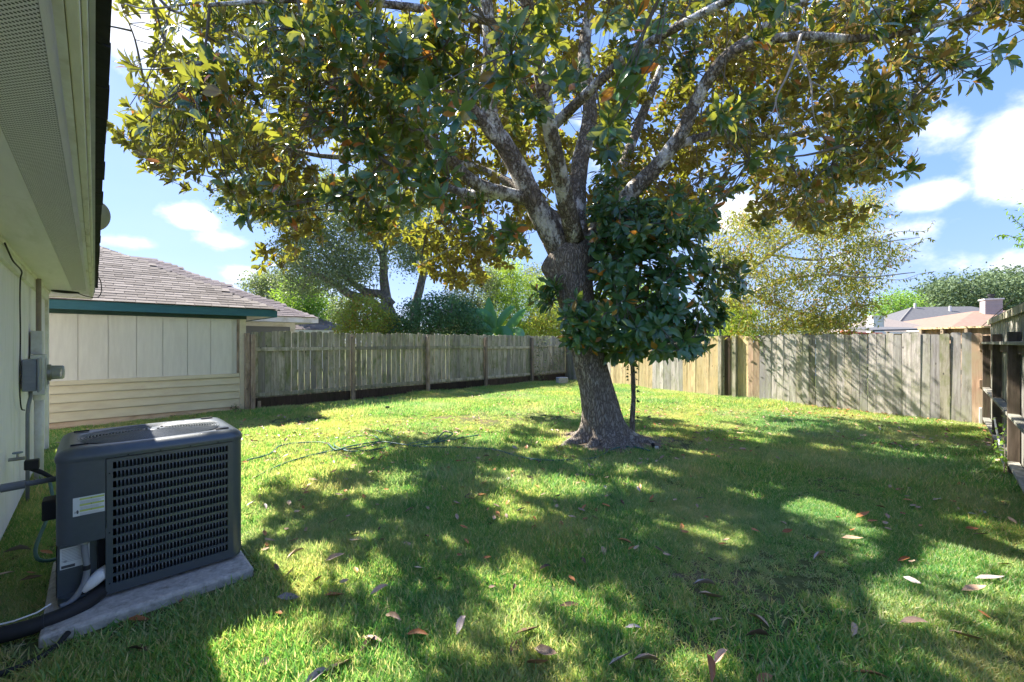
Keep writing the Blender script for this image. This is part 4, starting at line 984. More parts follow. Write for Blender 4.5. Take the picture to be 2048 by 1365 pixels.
# --- main magnolia
mg = empty('magnolia_tree', TB, 0, 'large spreading magnolia with a thick leaning trunk in the middle of the lawn', 'tree')
def trunk_mesh():
    sp = smooth_path([(1.47, 6.72, -.05, .60), (1.47, 6.72, .07, .50), (1.46, 6.71, .2, .395), (1.42, 6.70, .42, .325), (1.36, 6.68, .75, .29), (1.27, 6.66, 1.1, .27), (1.16, 6.64, 1.5, .25), (1.06, 6.62, 1.9, .265), (.98, 6.6, 2.3, .29), (.92, 6.6, 2.62, .345), (.93, 6.6, 2.9, .37), (.98, 6.62, 3.12, .29), (1.0, 6.65, 3.3, .16)], 7)
    n = 72; v = []; f = []
    for i, q in enumerate(sp):
        z = q[2]
        for k in range(n):
            a = 2 * math.pi * k / n
            flare = max(0, 1 - z / .45) ** 2
            lobe = 1 + flare * (.22 * math.sin(4 * a + 1.0) + .16 * math.sin(7 * a + 2.2) + .10 * math.sin(11 * a + .5) + .06 * math.sin(17 * a))
            nn = vnoise(np.array([[math.cos(a) * 1.2 + 3, math.sin(a) * 1.2, z * 1.4]]), 1.6)[0] * .035 + vnoise(np.array([[math.cos(a) * 4, math.sin(a) * 4, z * 1.6]]), 2.6)[0] * .018
            rid = .014 * abs(math.sin(a * 15 + 2.2 * math.sin(z * 5.0) + 1.3 * math.sin(z * 11 + a * 2)))
            burl = .10 * math.exp(-((z - 2.72) / .16) ** 2) * max(0, math.cos(a - math.pi)) ** 6 + .05 * math.exp(-((z - 2.35) / .2) ** 2) * max(0, math.cos(a + 1.2)) ** 3
            r = q[3] * .95 * lobe * (1 + nn + rid * 1.6) + burl
            v.append((q[0] + r * math.cos(a) - TB.x, q[1] + r * math.sin(a) - TB.y, z))
    for i in range(len(sp) - 1):
        for k in range(n): f.append((i * n + k, i * n + (k + 1) % n, (i + 1) * n + (k + 1) % n, (i + 1) * n + k))
    f.append(tuple((len(sp) - 1) * n + k for k in range(n)))
    return MB().add(v, f)
trunk_mesh().build('trunk', M['bark'], mg, smooth=True)
for i, a in enumerate((-2.75, -2.1, -1.35, -.75, -.25, 2.6, .9)):      # surface roots
    L_ = (.75, .5, .45, .55, .62, .5, .4)[i]; r0 = .085
    pts = [(math.cos(a + .15 * t * (-1) ** i) * (.32 + L_ * t), math.sin(a + .15 * t * (-1) ** i) * (.32 + L_ * t), .07 * (1 - t) ** 1.5 - .03 * t, r0 * (1 - t) + .02) for t in np.linspace(0, 1, 8)]
    MB().tube([p[:3] for p in pts], [p[3] for p in pts], 10, noise=.08, seed=i).build('root', M['bark'], mg, smooth=True)
LIMBS = [
 [(1135, 520, 6.6, .26), (1090, 445, 6.5, .21), (1052, 370, 6.4, .185), (1015, 300, 6.3, .165), (985, 250, 6.2, .15), (975, 180, 6.0, .13), (982, 90, 5.9, .12), (972, 0, 5.8, .10), (965, -120, 5.8, .08), (940, -300, 5.8, .04)],
 [(1160, 515, 6.7, .25), (1152, 430, 6.9, .19), (1160, 330, 7, .165), (1180, 230, 7.1, .14), (1168, 120, 7, .12), (1180, 0, 7, .09), (1190, -150, 7, .05)],
 [(1165, 520, 6.6, .23), (1215, 450, 6.45, .165), (1262, 385, 6.3, .145), (1312, 335, 6.2, .13), (1362, 268, 6.0, .115), (1398, 190, 5.8, .10), (1440, 125, 5.6, .085), (1510, 70, 5.4, .07), (1610, 0, 5.2, .05), (1720, -90, 5.1, .03)],
 [(1065, 400, 6.45, .13), (1000, 385, 6.3, .115), (940, 360, 6.1, .11), (880, 300, 5.9, .10), (810, 250, 5.7, .09), (740, 200, 5.5, .075), (660, 165, 5.3, .065), (560, 110, 5, .045), (450, 60, 4.8, .03), (340, 20, 4.6, .015)],
 [(1000, 388, 6.4, .10), (930, 388, 6.7, .085), (870, 362, 7.0, .075), (810, 328, 7.2, .07), (740, 316, 7.4, .058), (640, 312, 7.5, .045), (520, 285, 7.5, .032), (400, 262, 7.4, .022), (280, 250, 7.2, .012)],
 [(1010, 300, 6.3, .12), (940, 215, 6, .10), (865, 170, 5.8, .09), (780, 148, 5.6, .08), (700, 85, 5.3, .065), (600, 40, 5.1, .05), (480, -20, 5, .03)],
 [(1405, 180, 5.8, .085), (1462, 108, 5.5, .07), (1540, 80, 5.3, .065), (1620, 73, 5.1, .058), (1700, 78, 4.9, .048), (1780, 72, 4.7, .038), (1860, 55, 4.5, .026), (1960, 25, 4.3, .014)],
 [(1340, 300, 6.15, .075), (1390, 278, 6.3, .065), (1450, 265, 6.5, .055), (1560, 272, 6.7, .045), (1640, 258, 6.8, .034), (1740, 235, 6.9, .02), (1820, 200, 6.9, .01)],
 [(1175, 500, 6.9, .17), (1235, 360, 7.8, .13), (1285, 230, 8.5, .10), (1340, 90, 9, .07), (1400, -60, 9.2, .04)],
 [(1150, 480, 6.4, .16), (1105, 280, 5.5, .12), (1065, 60, 4.8, .09), (1010, -200, 4.2, .06)],
 [(1140, 470, 6.9, .15), (1040, 380, 8.0, .11), (930, 330, 9.0, .085), (820, 330, 9.8, .06), (700, 360, 10.2, .035), (560, 400, 10.2, .02)],
 [(860, 345, 7.1, .05), (760, 420, 8.5, .035), (620, 420, 9.0, .028), (520, 430, 9.0, .018)],
 [(1110, 250, 5.5, .08), (1250, 120, 4.7, .06), (1420, 20, 4.0, .045), (1600, -60, 3.5, .03), (1750, -60, 3.2, .018)],
 [(1065, 60, 4.8, .06), (860, 20, 4.3, .045), (640, 0, 3.9, .03), (420, 10, 3.7, .018)],
 [(1100, 440, 7.5, .06), (1000, 470, 8.6, .045), (900, 500, 9.3, .03), (840, 530, 9.5, .015)],
]
LP = []
for i, p in enumerate(LIMBS):
    o, arr = limb([(a, b, c, d * .86) for a, b, c, d in p], mg, M['limb_bark'], 14, 5, .07, i, base=TB); LP.append(arr[3:])
LP = np.concatenate(LP)
CROWN = [(205, -400), (205, 40), (235, 75), (300, 60), (345, 100), (335, 135), (280, 140), (212, 112), (204, 285), (240, 300), (290, 330), (380, 345), (460, 332), (500, 365), (465, 400), (465, 490), (500, 522), (565, 518), (610, 480), (640, 420), (715, 405), (745, 460), (810, 500), (850, 555), (905, 580), (960, 565), (1010, 525), (1060, 485), (1090, 440), (1200, 470), (1420, 465), (1445, 380), (1415, 330), (1430, 285), (1490, 325), (1530, 400), (1545, 432), (1640, 448), (1700, 420), (1755, 392), (1785, 350), (1795, 285), (1850, 240), (1830, 205), (1890, 180), (1955, 165), (1998, 140), (1975, 108), (1930, 90), (1960, 50), (2048, 25), (2500, 0), (2500, -500)]
def crown_clusters(n):
    out = []
    while sum(map(len, out)) < n:
        m = n * 6; P = rng.uniform((-6.3, 2.1, 2.9), (8.2, 11.6, 10.2), (m, 3))
        C_ = np.array((1.0, 7.0, 4.6)); E = np.array((6.9, 4.1, 5.2)); q = (P - C_) / E; rr = np.linalg.norm(q, axis=1)
        ok = (rr < 1) & (rng.uniform(0, 1, m) < np.clip((rr - .25) * 1.6, .06, 1))
        px, py = proj(P); v = (py > -30)
        ok &= (~v) | in_poly(px, py, CROWN) | ((px < 205) & (P[:, 2] > 3.6))
        # limbs climb from the fork: keep the underside hollow near the trunk
        p_ = P[:, 0] * AX.x + P[:, 1] * AX.y; s_ = P[:, 0] * AY.x + P[:, 1] * AY.y
        ok &= ~((p_ < .35) & (P[:, 2] < 3.4 + (-p_) * .33))
        ns = vnoise(P, 1.25) + .6 * vnoise(P, 2.6)
        sv = np.array(SUNV); Q = P - (P @ sv)[:, None] * sv        # crown opened along the sun direction to shape sun patches on the lawn
        A0 = np.array(W(.52, 3.85, .95)); Aq = A0 - (A0 @ sv) * sv; ok &= np.linalg.norm(Q - Aq, axis=1) > .5  # leaf-free shaft added so sun reaches the air conditioner top
        ok &= (vnoise(Q + 5, 1.9) + .6 * vnoise(Q, 3.9) > -.10) | (rng.uniform(0, 1, m) < .12)
        ok &= ns > np.where(v, -.45, .3)
        ok &= v | (rng.uniform(0, 1, m) < .5)  # unseen upper crown thinned to pass more sun and sky light down
        # clear spaces in front of the limbs that can be seen
        for (x0, y0, x1, y1, w_, dmax) in ((1150, 620, 1140, 480, 60, 6.6), (1115, 480, 1015, 290, 42, 6.3), (1015, 290, 975, 215, 30, 6.1), (980, 90, 972, 0, 25, 5.7), (1245, 400, 1385, 225, 36, 5.95), (1385, 225, 1410, 175, 22, 5.7), (1480, 85, 1700, 78, 20, 5.0), (1060, 400, 870, 290, 24, 5.9), (1160, 300, 1180, 130, 22, 6.8), (1600, 70, 1620, 280, 34, 5.2)):
            dx, dy = x1 - x0, y1 - y0; tt = np.clip(((px - x0) * dx + (py - y0) * dy) / (dx * dx + dy * dy), 0, 1)
            dd_ = np.hypot(px - x0 - tt * dx, py - y0 - tt * dy)
            ok &= ~((dd_ < w_ * 1.2 + 20) & (P[:, 1] < dmax) & (rng.uniform(0, 1, m) < .95))
        out.append(P[ok])
    return np.concatenate(out)[:n]
CL0 = crown_clusters(1480)
CL = np.repeat(CL0, 4, axis=0) + rng.normal(0, .14, (5920, 3)) * np.array((1, 1, .75))
# tighten clusters toward sprays: each cluster spawns along a short shoot
frontness = np.clip((7.2 - CL[:, 1]) / 2.5, 0, 1) * np.clip(1.25 - np.abs(CL[:, 0] - 1.2) / 4.5, .15, 1)
ax_ = unit((CL - np.array((1.0, 6.6, 3.2))) * np.array((1, 1, .7))) + (.45 * (1 - frontness))[:, None] * np.array((0, 0, 1.0)) + frontness[:, None] * np.array((0, -1.1, -.3)) + rng.normal(0, .38, CL.shape)
pos, X, Y, Z, sc = rosettes(CL, ax_, (9, 15), .170, (30, 100), .10)
# keep the drawn outline clean of stray leaves near the sky gaps
px, py = proj(pos); dist = np.linalg.norm(pos - np.array((0, 0, EYE)), axis=1)
vis = (px > 215) & (px < 2040) & (py > 5) & (py < 680)
order = np.argsort(np.where(vis, dist / sc, 1e9))[:300]
mask = np.ones(len(pos), bool); mask[order] = False
tb = np.array(TB)
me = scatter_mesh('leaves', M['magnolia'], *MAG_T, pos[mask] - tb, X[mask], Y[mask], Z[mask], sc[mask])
tag(link('leaves', me, mg), kind='stuff')
def leaf_objects(idx, parent, mat, base, T, pos, X, Y, Z, sc):
    base_me = MB().add(*T).mesh('leaf', mat, True)
    for i in idx:
        o = link('leaf', base_me, parent); s_ = float(sc[i])
        o.matrix_local = Matrix(((X[i][0] * s_, Y[i][0] * s_, Z[i][0] * s_, pos[i][0] - base[0]), (X[i][1] * s_, Y[i][1] * s_, Z[i][1] * s_, pos[i][1] - base[1]), (X[i][2] * s_, Y[i][2] * s_, Z[i][2] * s_, pos[i][2] - base[2]), (0, 0, 0, 1)))
def leafobj_mat(src, top, top2, under, trans, accent, apos):
    m = leaf_mat(src, top, top2, under, trans, .22, .7, .31, accent=accent, apos=apos)
    nt = m.node_tree; g = [n for n in nt.nodes if n.type == 'NEW_GEOMETRY'][0]; oi = nt.nodes.new('ShaderNodeObjectInfo')
    for l in list(nt.links):
        if l.from_socket == g.outputs['Random Per Island']: nt.links.new(oi.outputs['Random'], l.to_socket)
    return m
M['magnolia_one'] = leafobj_mat('single_magnolia_leaf', (.022, .095, .042), (.055, .18, .06), (.31, .19, .07), (.46, .48, .045), (.62, .20, .04), .96)
M['low_one'] = leafobj_mat('single_young_leaf', (.035, .125, .050), (.075, .20, .075), (.17, .13, .055), (.34, .45, .05), (.60, .25, .03), .975)
leaf_objects(order, mg, M['magnolia_one'], TB, MAG_T, pos, X, Y, Z, sc)
# branchlets: sub branches to sampled clusters, twigs to every cluster
def branchlets(CL, LPn, nsub, parent, base, r0=.022, twr=.0045, mat=None):
    sub = CL[rng.choice(len(CL), nsub, replace=False)]; mb = MB(); nodes_ = [LPn[:, :3]]
    sub = sub[np.argsort(((sub[:, None] - LPn[None, :, :3]) ** 2).sum(2).min(1))]
    allp = LPn[:, :3].copy()
    for k, c in enumerate(sub):
        d = ((allp - c) ** 2).sum(1); a = allp[d.argmin()]; L_ = math.sqrt(d.min())
        if L_ < .15 or L_ > 2.0: continue
        mid = (a + c) / 2 + rng.normal(0, .09 * L_, 3) + np.array((0, 0, -.05 * L_))
        P = np.array(smooth_path([tuple(a), tuple(mid), tuple(c)], 4)); r = min(r0, .008 + .012 * L_)
        if L_ > 1.1: r *= .7
        mb.tube([tuple(q - base) for q in P], list(np.linspace(r, .004, len(P))), 5, cap=False)
        allp = np.concatenate([allp, P[2:]])
    for i in range(0, len(CL), 500):
        d = ((CL[i:i + 500, None] - allp[None]) ** 2).sum(2); j = d.argmin(1); dm = np.sqrt(d.min(1))
        for c, q, L_ in zip(CL[i:i + 500], allp[j], dm):
            if .06 < L_ < 1.6:
                mid = (c + q) / 2 + rng.normal(0, .07 * L_, 3)
                mb.tube([tuple(q - base), tuple(mid - base), tuple(c - base)], [twr * 1.5, twr * 1.2, twr], 3, cap=False)
    return tag(mb.build('branchlets', mat or M['twig'], parent), kind='stuff')
branchlets(CL, LP, 420, mg, tb)
# bare pale dead twigs hanging at the right
DT = [[(1602, 70, 5.0, .018), (1592, 105, 4.95, .016), (1575, 150, 4.9, .012), (1555, 190, 4.9, .010), (1545, 225, 4.9, .007), (1515, 262, 4.9, .004)],
      [(1592, 105, 4.95, .014), (1612, 140, 4.95, .013), (1622, 170, 4.95, .011), (1625, 215, 4.95, .008), (1632, 245, 5, .006), (1650, 275, 5, .003)],
      [(1622, 165, 4.95, .008), (1645, 175, 4.95, .007), (1665, 195, 4.95, .004), (1668, 215, 4.95, .002)],
      [(1612, 140, 4.95, .006), (1605, 155, 4.95, .004), (1600, 165, 4.95, .002)], [(1551, 195, 4.9, .006), (1556, 230, 4.9, .005), (1575, 255, 4.9, .002)],
      [(1750, 35, 4.7, .012), (1770, 22, 4.7, .010), (1800, 15, 4.7, .006), (1830, 20, 4.7, .003)], [(1765, 80, 4.7, .010), (1785, 120, 4.8, .009), (1805, 142, 4.8, .008), (1850, 135, 4.8, .004)],
      [(250, 8, 4.2, .006), (290, 18, 4.2, .008), (340, 14, 4.3, .009), (400, 5, 4.4, .010)]]
for p in DT: limb(p, mg, M['bare_twig'], 7, 5, .05, 1, 'bare_twig', base=TB)

# --- young magnolia with a thin stem beside the trunk
SB = Vector((1.93, 6.78, 0))
sg = empty('young_magnolia', SB, 0, 'young magnolia with a thin stem and dark glossy leaves growing against the big trunk', 'tree')
sp = smooth_path([(1.93, 6.78, -.02, .055), (1.93, 6.78, .3, .042), (1.945, 6.77, .7, .036), (1.93, 6.75, 1.1, .034), (1.9, 6.7, 1.6, .030), (1.93, 6.6, 2.2, .026), (2.0, 6.5, 2.9, .020), (2.0, 6.4, 3.6, .012)], 5)
MB().tube([(a[0] - SB.x, a[1] - SB.y, a[2]) for a in sp], [a[3] for a in sp], 12, noise=.08).build('trunk', M['bark'], sg, smooth=True)
LOW = [(1190, 400), (1250, 380), (1320, 430), (1390, 420), (1425, 470), (1430, 500), (1475, 525), (1500, 570), (1478, 600), (1455, 640), (1440, 685), (1400, 705), (1350, 712), (1300, 700), (1265, 725), (1215, 712), (1165, 690), (1130, 655), (1120, 635), (1175, 628), (1200, 580), (1190, 500)]
LOW2 = [(1040, 585), (1080, 555), (1120, 545), (1125, 600), (1075, 605)]
def poly_points(poly, n, Ya, Yb):
    poly_ = np.array(poly); out = []
    while sum(map(len, out)) < n:
        x = rng.uniform(poly_[:, 0].min(), poly_[:, 0].max(), n * 3); y = rng.uniform(poly_[:, 1].min(), poly_[:, 1].max(), n * 3)
        k = in_poly(x, y, poly); x, y = x[k], y[k]; Yd = rng.uniform(Ya, Yb, len(x))
        out.append(np.stack([(x - CX) / F * Yd, Yd, EYE + (HY - y) / F * Yd], 1))
    return np.concatenate(out)[:n]
LOWP = poly_points(LOW, 900, 5.5, 7.4); LOWP = LOWP[vnoise(LOWP, 2.4) > -.30][:470]
LOW3 = [(1185, 420), (1180, 340), (1230, 330), (1300, 350), (1340, 400), (1430, 410), (1440, 470), (1300, 440)]
CL2 = np.concatenate([LOWP, poly_points(LOW3, 60, 5.9, 7.0), poly_points(LOW2, 9, 6.2, 6.6), poly_points([(1120, 600), (1190, 590), (1190, 700), (1140, 680)], 26, 5.7, 6.25)])
ax_ = unit(CL2 - np.array((1.95, 6.9, 2.0))) * np.array((1, 1, .55)) + np.array((0, -.25, .35)) + rng.normal(0, .25, CL2.shape)
pos, X, Y, Z, sc = rosettes(CL2, ax_, (9, 14), .205, (35, 100), .22)
px, py = proj(pos); dist = np.linalg.norm(pos - np.array((0, 0, EYE)), axis=1)
order = np.argsort(dist)[:300]; mask = np.ones(len(pos), bool); mask[order] = False; sb = np.array(SB)
tag(link('leaves', scatter_mesh('leaves', M['magnolia_low'], *MAG_T, pos[mask] - sb, X[mask], Y[mask], Z[mask], sc[mask]), sg), kind='stuff')
leaf_objects(order, sg, M['low_one'], SB, MAG_T, pos, X, Y, Z, sc)
branchlets(CL2, np.array([a for a in sp if a[2] > 1.1]), 60, sg, sb, .014, .004)
# ivy leaves climbing the thin stem
n = 46; zz = rng.uniform(.3, 1.35, n); a = rng.uniform(0, 6.28, n)
pos = np.stack([1.93 + .06 * np.cos(a), 6.77 + .06 * np.sin(a), zz], 1); X = unit(np.stack([np.cos(a), np.sin(a), -.4 * np.ones(n)], 1)); Yv = unit(np.cross(rand_dirs(n), X)); Z = np.cross(X, Yv)
IVY_T = fix_template(([(0, 0, 0), (.3, -.42, 0), (.45, -.2, 0), (1, 0, -.05), (.45, .2, 0), (.3, .42, 0)], [(0, 1, 2), (0, 2, 3, 4), (0, 4, 5)]))
o = link('ivy_vine', scatter_mesh('ivy_vine', M['leaf_dark'], *IVY_T, pos, X, Yv, Z, rng.uniform(.04, .075, n))); tag(o, 'small dark ivy leaves climbing the thin stem of the young magnolia', 'ivy', kind='stuff')

# --- generic background tree
FAR_T = fix_template(([(0, 0, 0), (.5, -.3, .06), (1, 0, -.06), (.5, .3, .06)], [(0, 1, 2), (0, 2, 3)]))
NAR_T = fix_template(([(0, 0, 0), (.4, -.15, .03), (1, 0, -.12), (.4, .15, .03)], [(0, 1, 2), (0, 2, 3)]))
def foliage(poly, Ya, Yb, clumps, per, spread, size, T=FAR_T, down=0.0):
    C_ = poly_points(poly, clumps, Ya, Yb); idx = np.repeat(np.arange(clumps), per); n = len(idx)
    pos = C_[idx] + rng.normal(0, 1, (n, 3)) * np.array((spread, spread, spread * .7)); pos[:, 2] = np.maximum(pos[:, 2], .05)
    X = rand_dirs(n); X[:, 2] -= down; X = unit(X); Yv = unit(np.cross(rand_dirs(n) * .8 + np.array((0, 0, 1.0)) * .6, X)); Z = np.cross(X, Yv)
    fl = Z[:, 2] < 0; Z[fl] *= -1; Yv[fl] *= -1
    return C_, pos, X, Yv, Z, rng.uniform(.6, 1.3, n) * size
def bg_tree(name, label, cat, poly, Ya, Yb, clumps, per, spread, size, mat, trunks=(), T=FAR_T, group=None, down=0.0, trunkmat=None, twigs=True, base_px=None):
    b = np.array([at(base_px or np.mean([p[0] for p in poly]), 686, (Ya + Yb) / 2)[i] for i in range(3)]); b[2] = 0
    e = empty(name, tuple(b), 0, label, cat, group)
    C_, pos, X, Yv, Z, sc = foliage(poly, Ya, Yb, clumps, per, spread, size, T, down)
    tag(link('crown', scatter_mesh('crown', mat, *T, pos - b, X, Yv, Z, sc), e), kind='stuff')
    lp = []
    for i, p in enumerate(trunks):
        o, arr = limb(p, e, trunkmat or M['bark_far'], 10, 5, .05, i, 'trunk' if i == 0 else 'limb', base=b); lp.append(arr)
    if lp and twigs: branchlets(C_, np.concatenate(lp), min(70, clumps // 2), e, b, .05 * size * 6, .012 * (Ya / 20), M['bark_far'])
    return e
oakY = 21
bg_tree('oak_tree', 'spreading oak with low curving limbs behind the left fence', 'tree',
        [(450, 380), (520, 345), (640, 350), (770, 360), (860, 395), (885, 440), (855, 510), (825, 545), (780, 520), (745, 560), (690, 575), (640, 585), (590, 590), (555, 545), (550, 515), (590, 455), (520, 440), (465, 415)],
        18.8, 23.5, 640, 95, .42, .12, M['leaf_oak'],
        [[(790, 700, oakY, .42), (785, 650, oakY, .38), (775, 615, oakY, .30), (768, 560, oakY, .22), (765, 510, oakY, .18), (745, 480, oakY, .14), (715, 440, oakY, .08)],
         [(790, 660, oakY, .25), (765, 625, oakY - .2, .24), (735, 600, oakY - .3, .23), (700, 590, oakY - .4, .21), (670, 568, oakY - .5, .18), (630, 548, oakY - .5, .13), (590, 520, oakY - .5, .06)],
         [(785, 610, oakY - .1, .2), (765, 590, oakY - .2, .2), (735, 585, oakY - .3, .2), (710, 570, oakY, .16), (680, 545, oakY, .1), (640, 500, oakY, .05)],
         [(828, 690, oakY + 1, .25), (830, 620, oakY + 1, .23), (842, 570, oakY + 1, .2), (848, 530, oakY + 1, .18), (838, 490, oakY + 1, .13), (840, 420, oakY + 1, .06)],
         [(766, 530, oakY, .13), (772, 490, oakY, .1), (775, 440, oakY, .06)]])
bg_tree('broadleaf_tree', 'dark green tree rising just over the ridge of the shingle roof', 'tree', [(492, 575), (515, 552), (560, 550), (585, 575), (600, 610), (560, 620), (530, 600)], 30, 33, 90, 60, .45, .19, M['leaf_oak'], [[(550, 690, 31, .2), (545, 600, 31, .1), (540, 560, 31, .05)]])
bg_tree('broadleaf_tree', 'bright green rounded tree between the shingle roof and the oak limbs', 'tree', [(560, 590), (580, 565), (625, 562), (645, 595), (640, 640), (600, 632), (570, 612)], 26, 29, 140, 60, .4, .16, M['leaf_bright'], [[(605, 690, 27, .2), (605, 610, 27, .1), (605, 575, 27, .05)]])
bg_tree('broadleaf_tree', 'mid green tree behind the utility pole', 'tree', [(640, 650), (655, 605), (690, 592), (715, 610), (705, 668), (650, 668)], 34, 38, 110, 50, .55, .2, M['leaf_oak'], [[(680, 700, 36, .2), (680, 640, 36, .12), (682, 610, 36, .06)]])
bg_tree('yellow_green_bush', 'yellow green bush under the low oak limb', 'bush', [(672, 672), (680, 625), (705, 600), (745, 598), (790, 640), (800, 672)], 17.6, 19.8, 130, 70, .22, .10, M['leaf_yellow'], [[(735, 700, 18.5, .06), (735, 640, 18.5, .04), (735, 615, 18.5, .02)]])
bg_tree('dark_shrub', 'dense dark green shrub mass under the oak behind the fence', 'shrub', [(770, 675), (780, 640), (830, 600), (880, 592), (930, 600), (960, 640), (962, 676)], 17.9, 20.0, 200, 80, .22, .10, M['leaf_dark'], [[(860, 700, 19, .08), (860, 650, 19, .05), (865, 620, 19, .03)]])
bg_tree('pale_shrub', 'pale grey green shrub between the dark shrub and the banana plant', 'shrub', [(875, 640), (890, 590), (935, 545), (975, 530), (1000, 560), (985, 620), (960, 674), (885, 672)], 20.5, 23, 200, 70, .27, .095, M['leaf_pale'], [[(935, 700, 21.5, .08), (938, 630, 21.5, .06), (950, 570, 21.5, .03)]])
bg_tree('willowy_tree', 'bright yellow green willowy tree behind the banana plant and the magnolia trunk', 'tree', [(965, 600), (975, 550), (1000, 515), (1030, 520), (1050, 555), (1080, 570), (1118, 560), (1135, 600), (1130, 672), (1040, 676), (985, 668)], 21, 25, 300, 70, .30, .15, M['leaf_lime'], [[(1040, 700, 23, .12), (1035, 620, 23, .08), (1020, 550, 23, .04)], [(1045, 660, 23, .08), (1075, 610, 23, .05), (1095, 580, 23, .03)]], T=NAR_T, down=.6)
bg_tree('yellow_green_bush', 'yellowish bush just right of the banana plant against the far fence corner', 'bush', [(1050, 680), (1062, 630), (1095, 610), (1140, 640), (1140, 690)], 19.4, 21, 80, 70, .22, .11, M['leaf_yellow'], T=NAR_T)
bg_tree('broadleaf_tree', 'faint grey green tree in the gap left of the magnolia trunk', 'tree', [(1035, 560), (1060, 535), (1095, 540), (1120, 570), (1110, 600), (1050, 600)], 40, 44, 70, 45, .6, .22, M['leaf_pale'], [[(1080, 690, 42, .2), (1080, 600, 42, .1), (1080, 560, 42, .05)]])
bg_tree('broadleaf_tree', 'green trees seen through the gap between magnolia trunk and young magnolia', 'tree', [(1170, 690), (1180, 600), (1230, 560), (1300, 560), (1330, 640), (1330, 690)], 20, 23, 120, 60, .4, .14, M['leaf_bright'], [[(1250, 700, 21.5, .12), (1250, 640, 21.5, .1), (1250, 590, 21.5, .05)]])
# yellow green pecan like tree at the right, overhanging the back fence
PEC = [(1432, 600), (1438, 540), (1425, 480), (1470, 430), (1540, 425), (1590, 430), (1650, 395), (1745, 385), (1762, 430), (1745, 470), (1800, 478), (1815, 500), (1780, 520), (1760, 560), (1752, 600), (1725, 640), (1660, 668), (1560, 672), (1495, 665), (1460, 675), (1440, 650)]
pe = bg_tree('pecan_tree', 'airy yellow green tree leaning over the back fence from the left', 'tree', PEC, 10.9, 13.6, 310, 75, .20, .12, M['leaf_pecan'],
        [[(1452, 760, 14.2, .13), (1450, 690, 14.1, .12), (1455, 620, 13.9, .10), (1480, 560, 13.6, .08), (1540, 510, 13.2, .055), (1620, 460, 12.8, .035), (1700, 410, 12.5, .018)],
         [(1452, 640, 14, .08), (1500, 590, 13, .06), (1570, 560, 12.0, .045), (1650, 550, 11.2, .03), (1730, 555, 10.8, .02), (1830, 545, 10.4, .010)],
         [(1480, 560, 13.6, .06), (1500, 490, 13.5, .04), (1520, 440, 13.4, .02)], [(1540, 510, 13.2, .04), (1640, 520, 12.6, .03), (1740, 490, 12.2, .02), (1840, 475, 12, .008)],
         [(1500, 590, 13.4, .04), (1580, 620, 12.8, .03), (1660, 640, 12.3, .015)]], T=NAR_T, down=.5, base_px=1452, trunkmat=M['bare_twig'])
def sprays(parent, base, lines, mat, size, T=NAR_T, gap=.028, mat_tw=None):
    """thin shoots with leaves set along them"""
    P = []; D = []
    for pts in lines:
        arr = np.array(smooth_path([tuple(at(*q)) for q in pts], 10))
        MB().tube([tuple(q - base) for q in arr], list(np.linspace(.007, .003, len(arr))), 5).build('shoot', mat_tw or M['twig'], parent)
        for a, b in zip(arr[:-1], arr[1:]):
            L_ = np.linalg.norm(b - a); k = max(1, int(L_ / gap))
            for j in range(k): P.append(a + (b - a) * (j + rng.uniform()) / k); D.append((b - a) / L_)
    P = np.array(P); D = np.array(D); n = len(P); X = unit(D * .5 + rand_dirs(n) * .8 + np.array((0, 0, -.45)))
    Yv = unit(np.cross(rand_dirs(n) + np.array((0, 0, 1.0)), X)); Z = np.cross(X, Yv)
    tag(link('spray_leaves', scatter_mesh('spray_leaves', mat, *T, P - base, X, Yv, Z, rng.uniform(.6, 1.2, n) * size), parent), kind='stuff')
pb_ = np.array(pe.location)
sprays(pe, pb_, [[(1740, 490, 12.2), (1790, 465, 12.1), (1850, 462, 12), (1868, 440, 12)], [(1745, 555, 11.8), (1800, 560, 11.6), (1840, 548, 11.5), (1872, 543, 11.4)], [(1760, 500, 12), (1810, 500, 11.8), (1850, 478, 11.8), (1866, 480, 11.8)],
                 [(1740, 420, 12.4), (1785, 430, 12.3), (1800, 428, 12.3)], [(1745, 540, 11.9), (1790, 530, 11.9), (1830, 515, 11.8)], [(1700, 610, 12), (1750, 612, 11.8), (1768, 640, 11.7)], [(1660, 640, 12), (1700, 660, 11.8), (1720, 680, 11.7)],
                 [(1440, 470, 13.8), (1430, 455, 13.8), (1440, 430, 13.8)], [(1470, 560, 13.8), (1440, 500, 13.8), (1425, 470, 13.9)], [(1600, 640, 12.2), (1640, 668, 11.9), (1650, 690, 11.8)], [(1560, 640, 12.2), (1590, 668, 11.8), (1600, 690, 11.7)]], M['leaf_pecan'], .13, gap=.03)
LM = bg_tree('peach_tree', 'lime green drooping branches hanging over the back fence beside the young magnolia', 'tree', [(1455, 600), (1500, 620), (1530, 660), (1500, 680), (1470, 668), (1440, 690), (1420, 660)], 12.3, 13.4, 60, 60, .15, .11, M['leaf_lime'],
        [[(1450, 760, 13.8, .05), (1450, 680, 13.6, .04), (1465, 640, 13.2, .025)]], T=NAR_T, down=.8, base_px=1450)
sprays(LM, np.array(LM.location), [[(1480, 660, 12.0), (1510, 676, 11.4), (1530, 690, 11.3), (1546, 705, 11.3)], [(1490, 650, 12.0), (1515, 668, 11.5), (1525, 700, 11.3)], [(1440, 670, 12.4), (1455, 700, 12.2), (1475, 708, 12.1)]], M['leaf_lime'], .11, gap=.012)
bg_tree('broadleaf_tree', 'small bright green tree left of the big grey green oaks', 'tree', [(1745, 640), (1758, 600), (1790, 585), (1820, 590), (1838, 620), (1830, 640), (1790, 648)], 44, 48, 110, 55, .55, .22, M['leaf_bright'], [[(1795, 690, 46, .2), (1795, 630, 46, .15), (1795, 605, 46, .08)]])
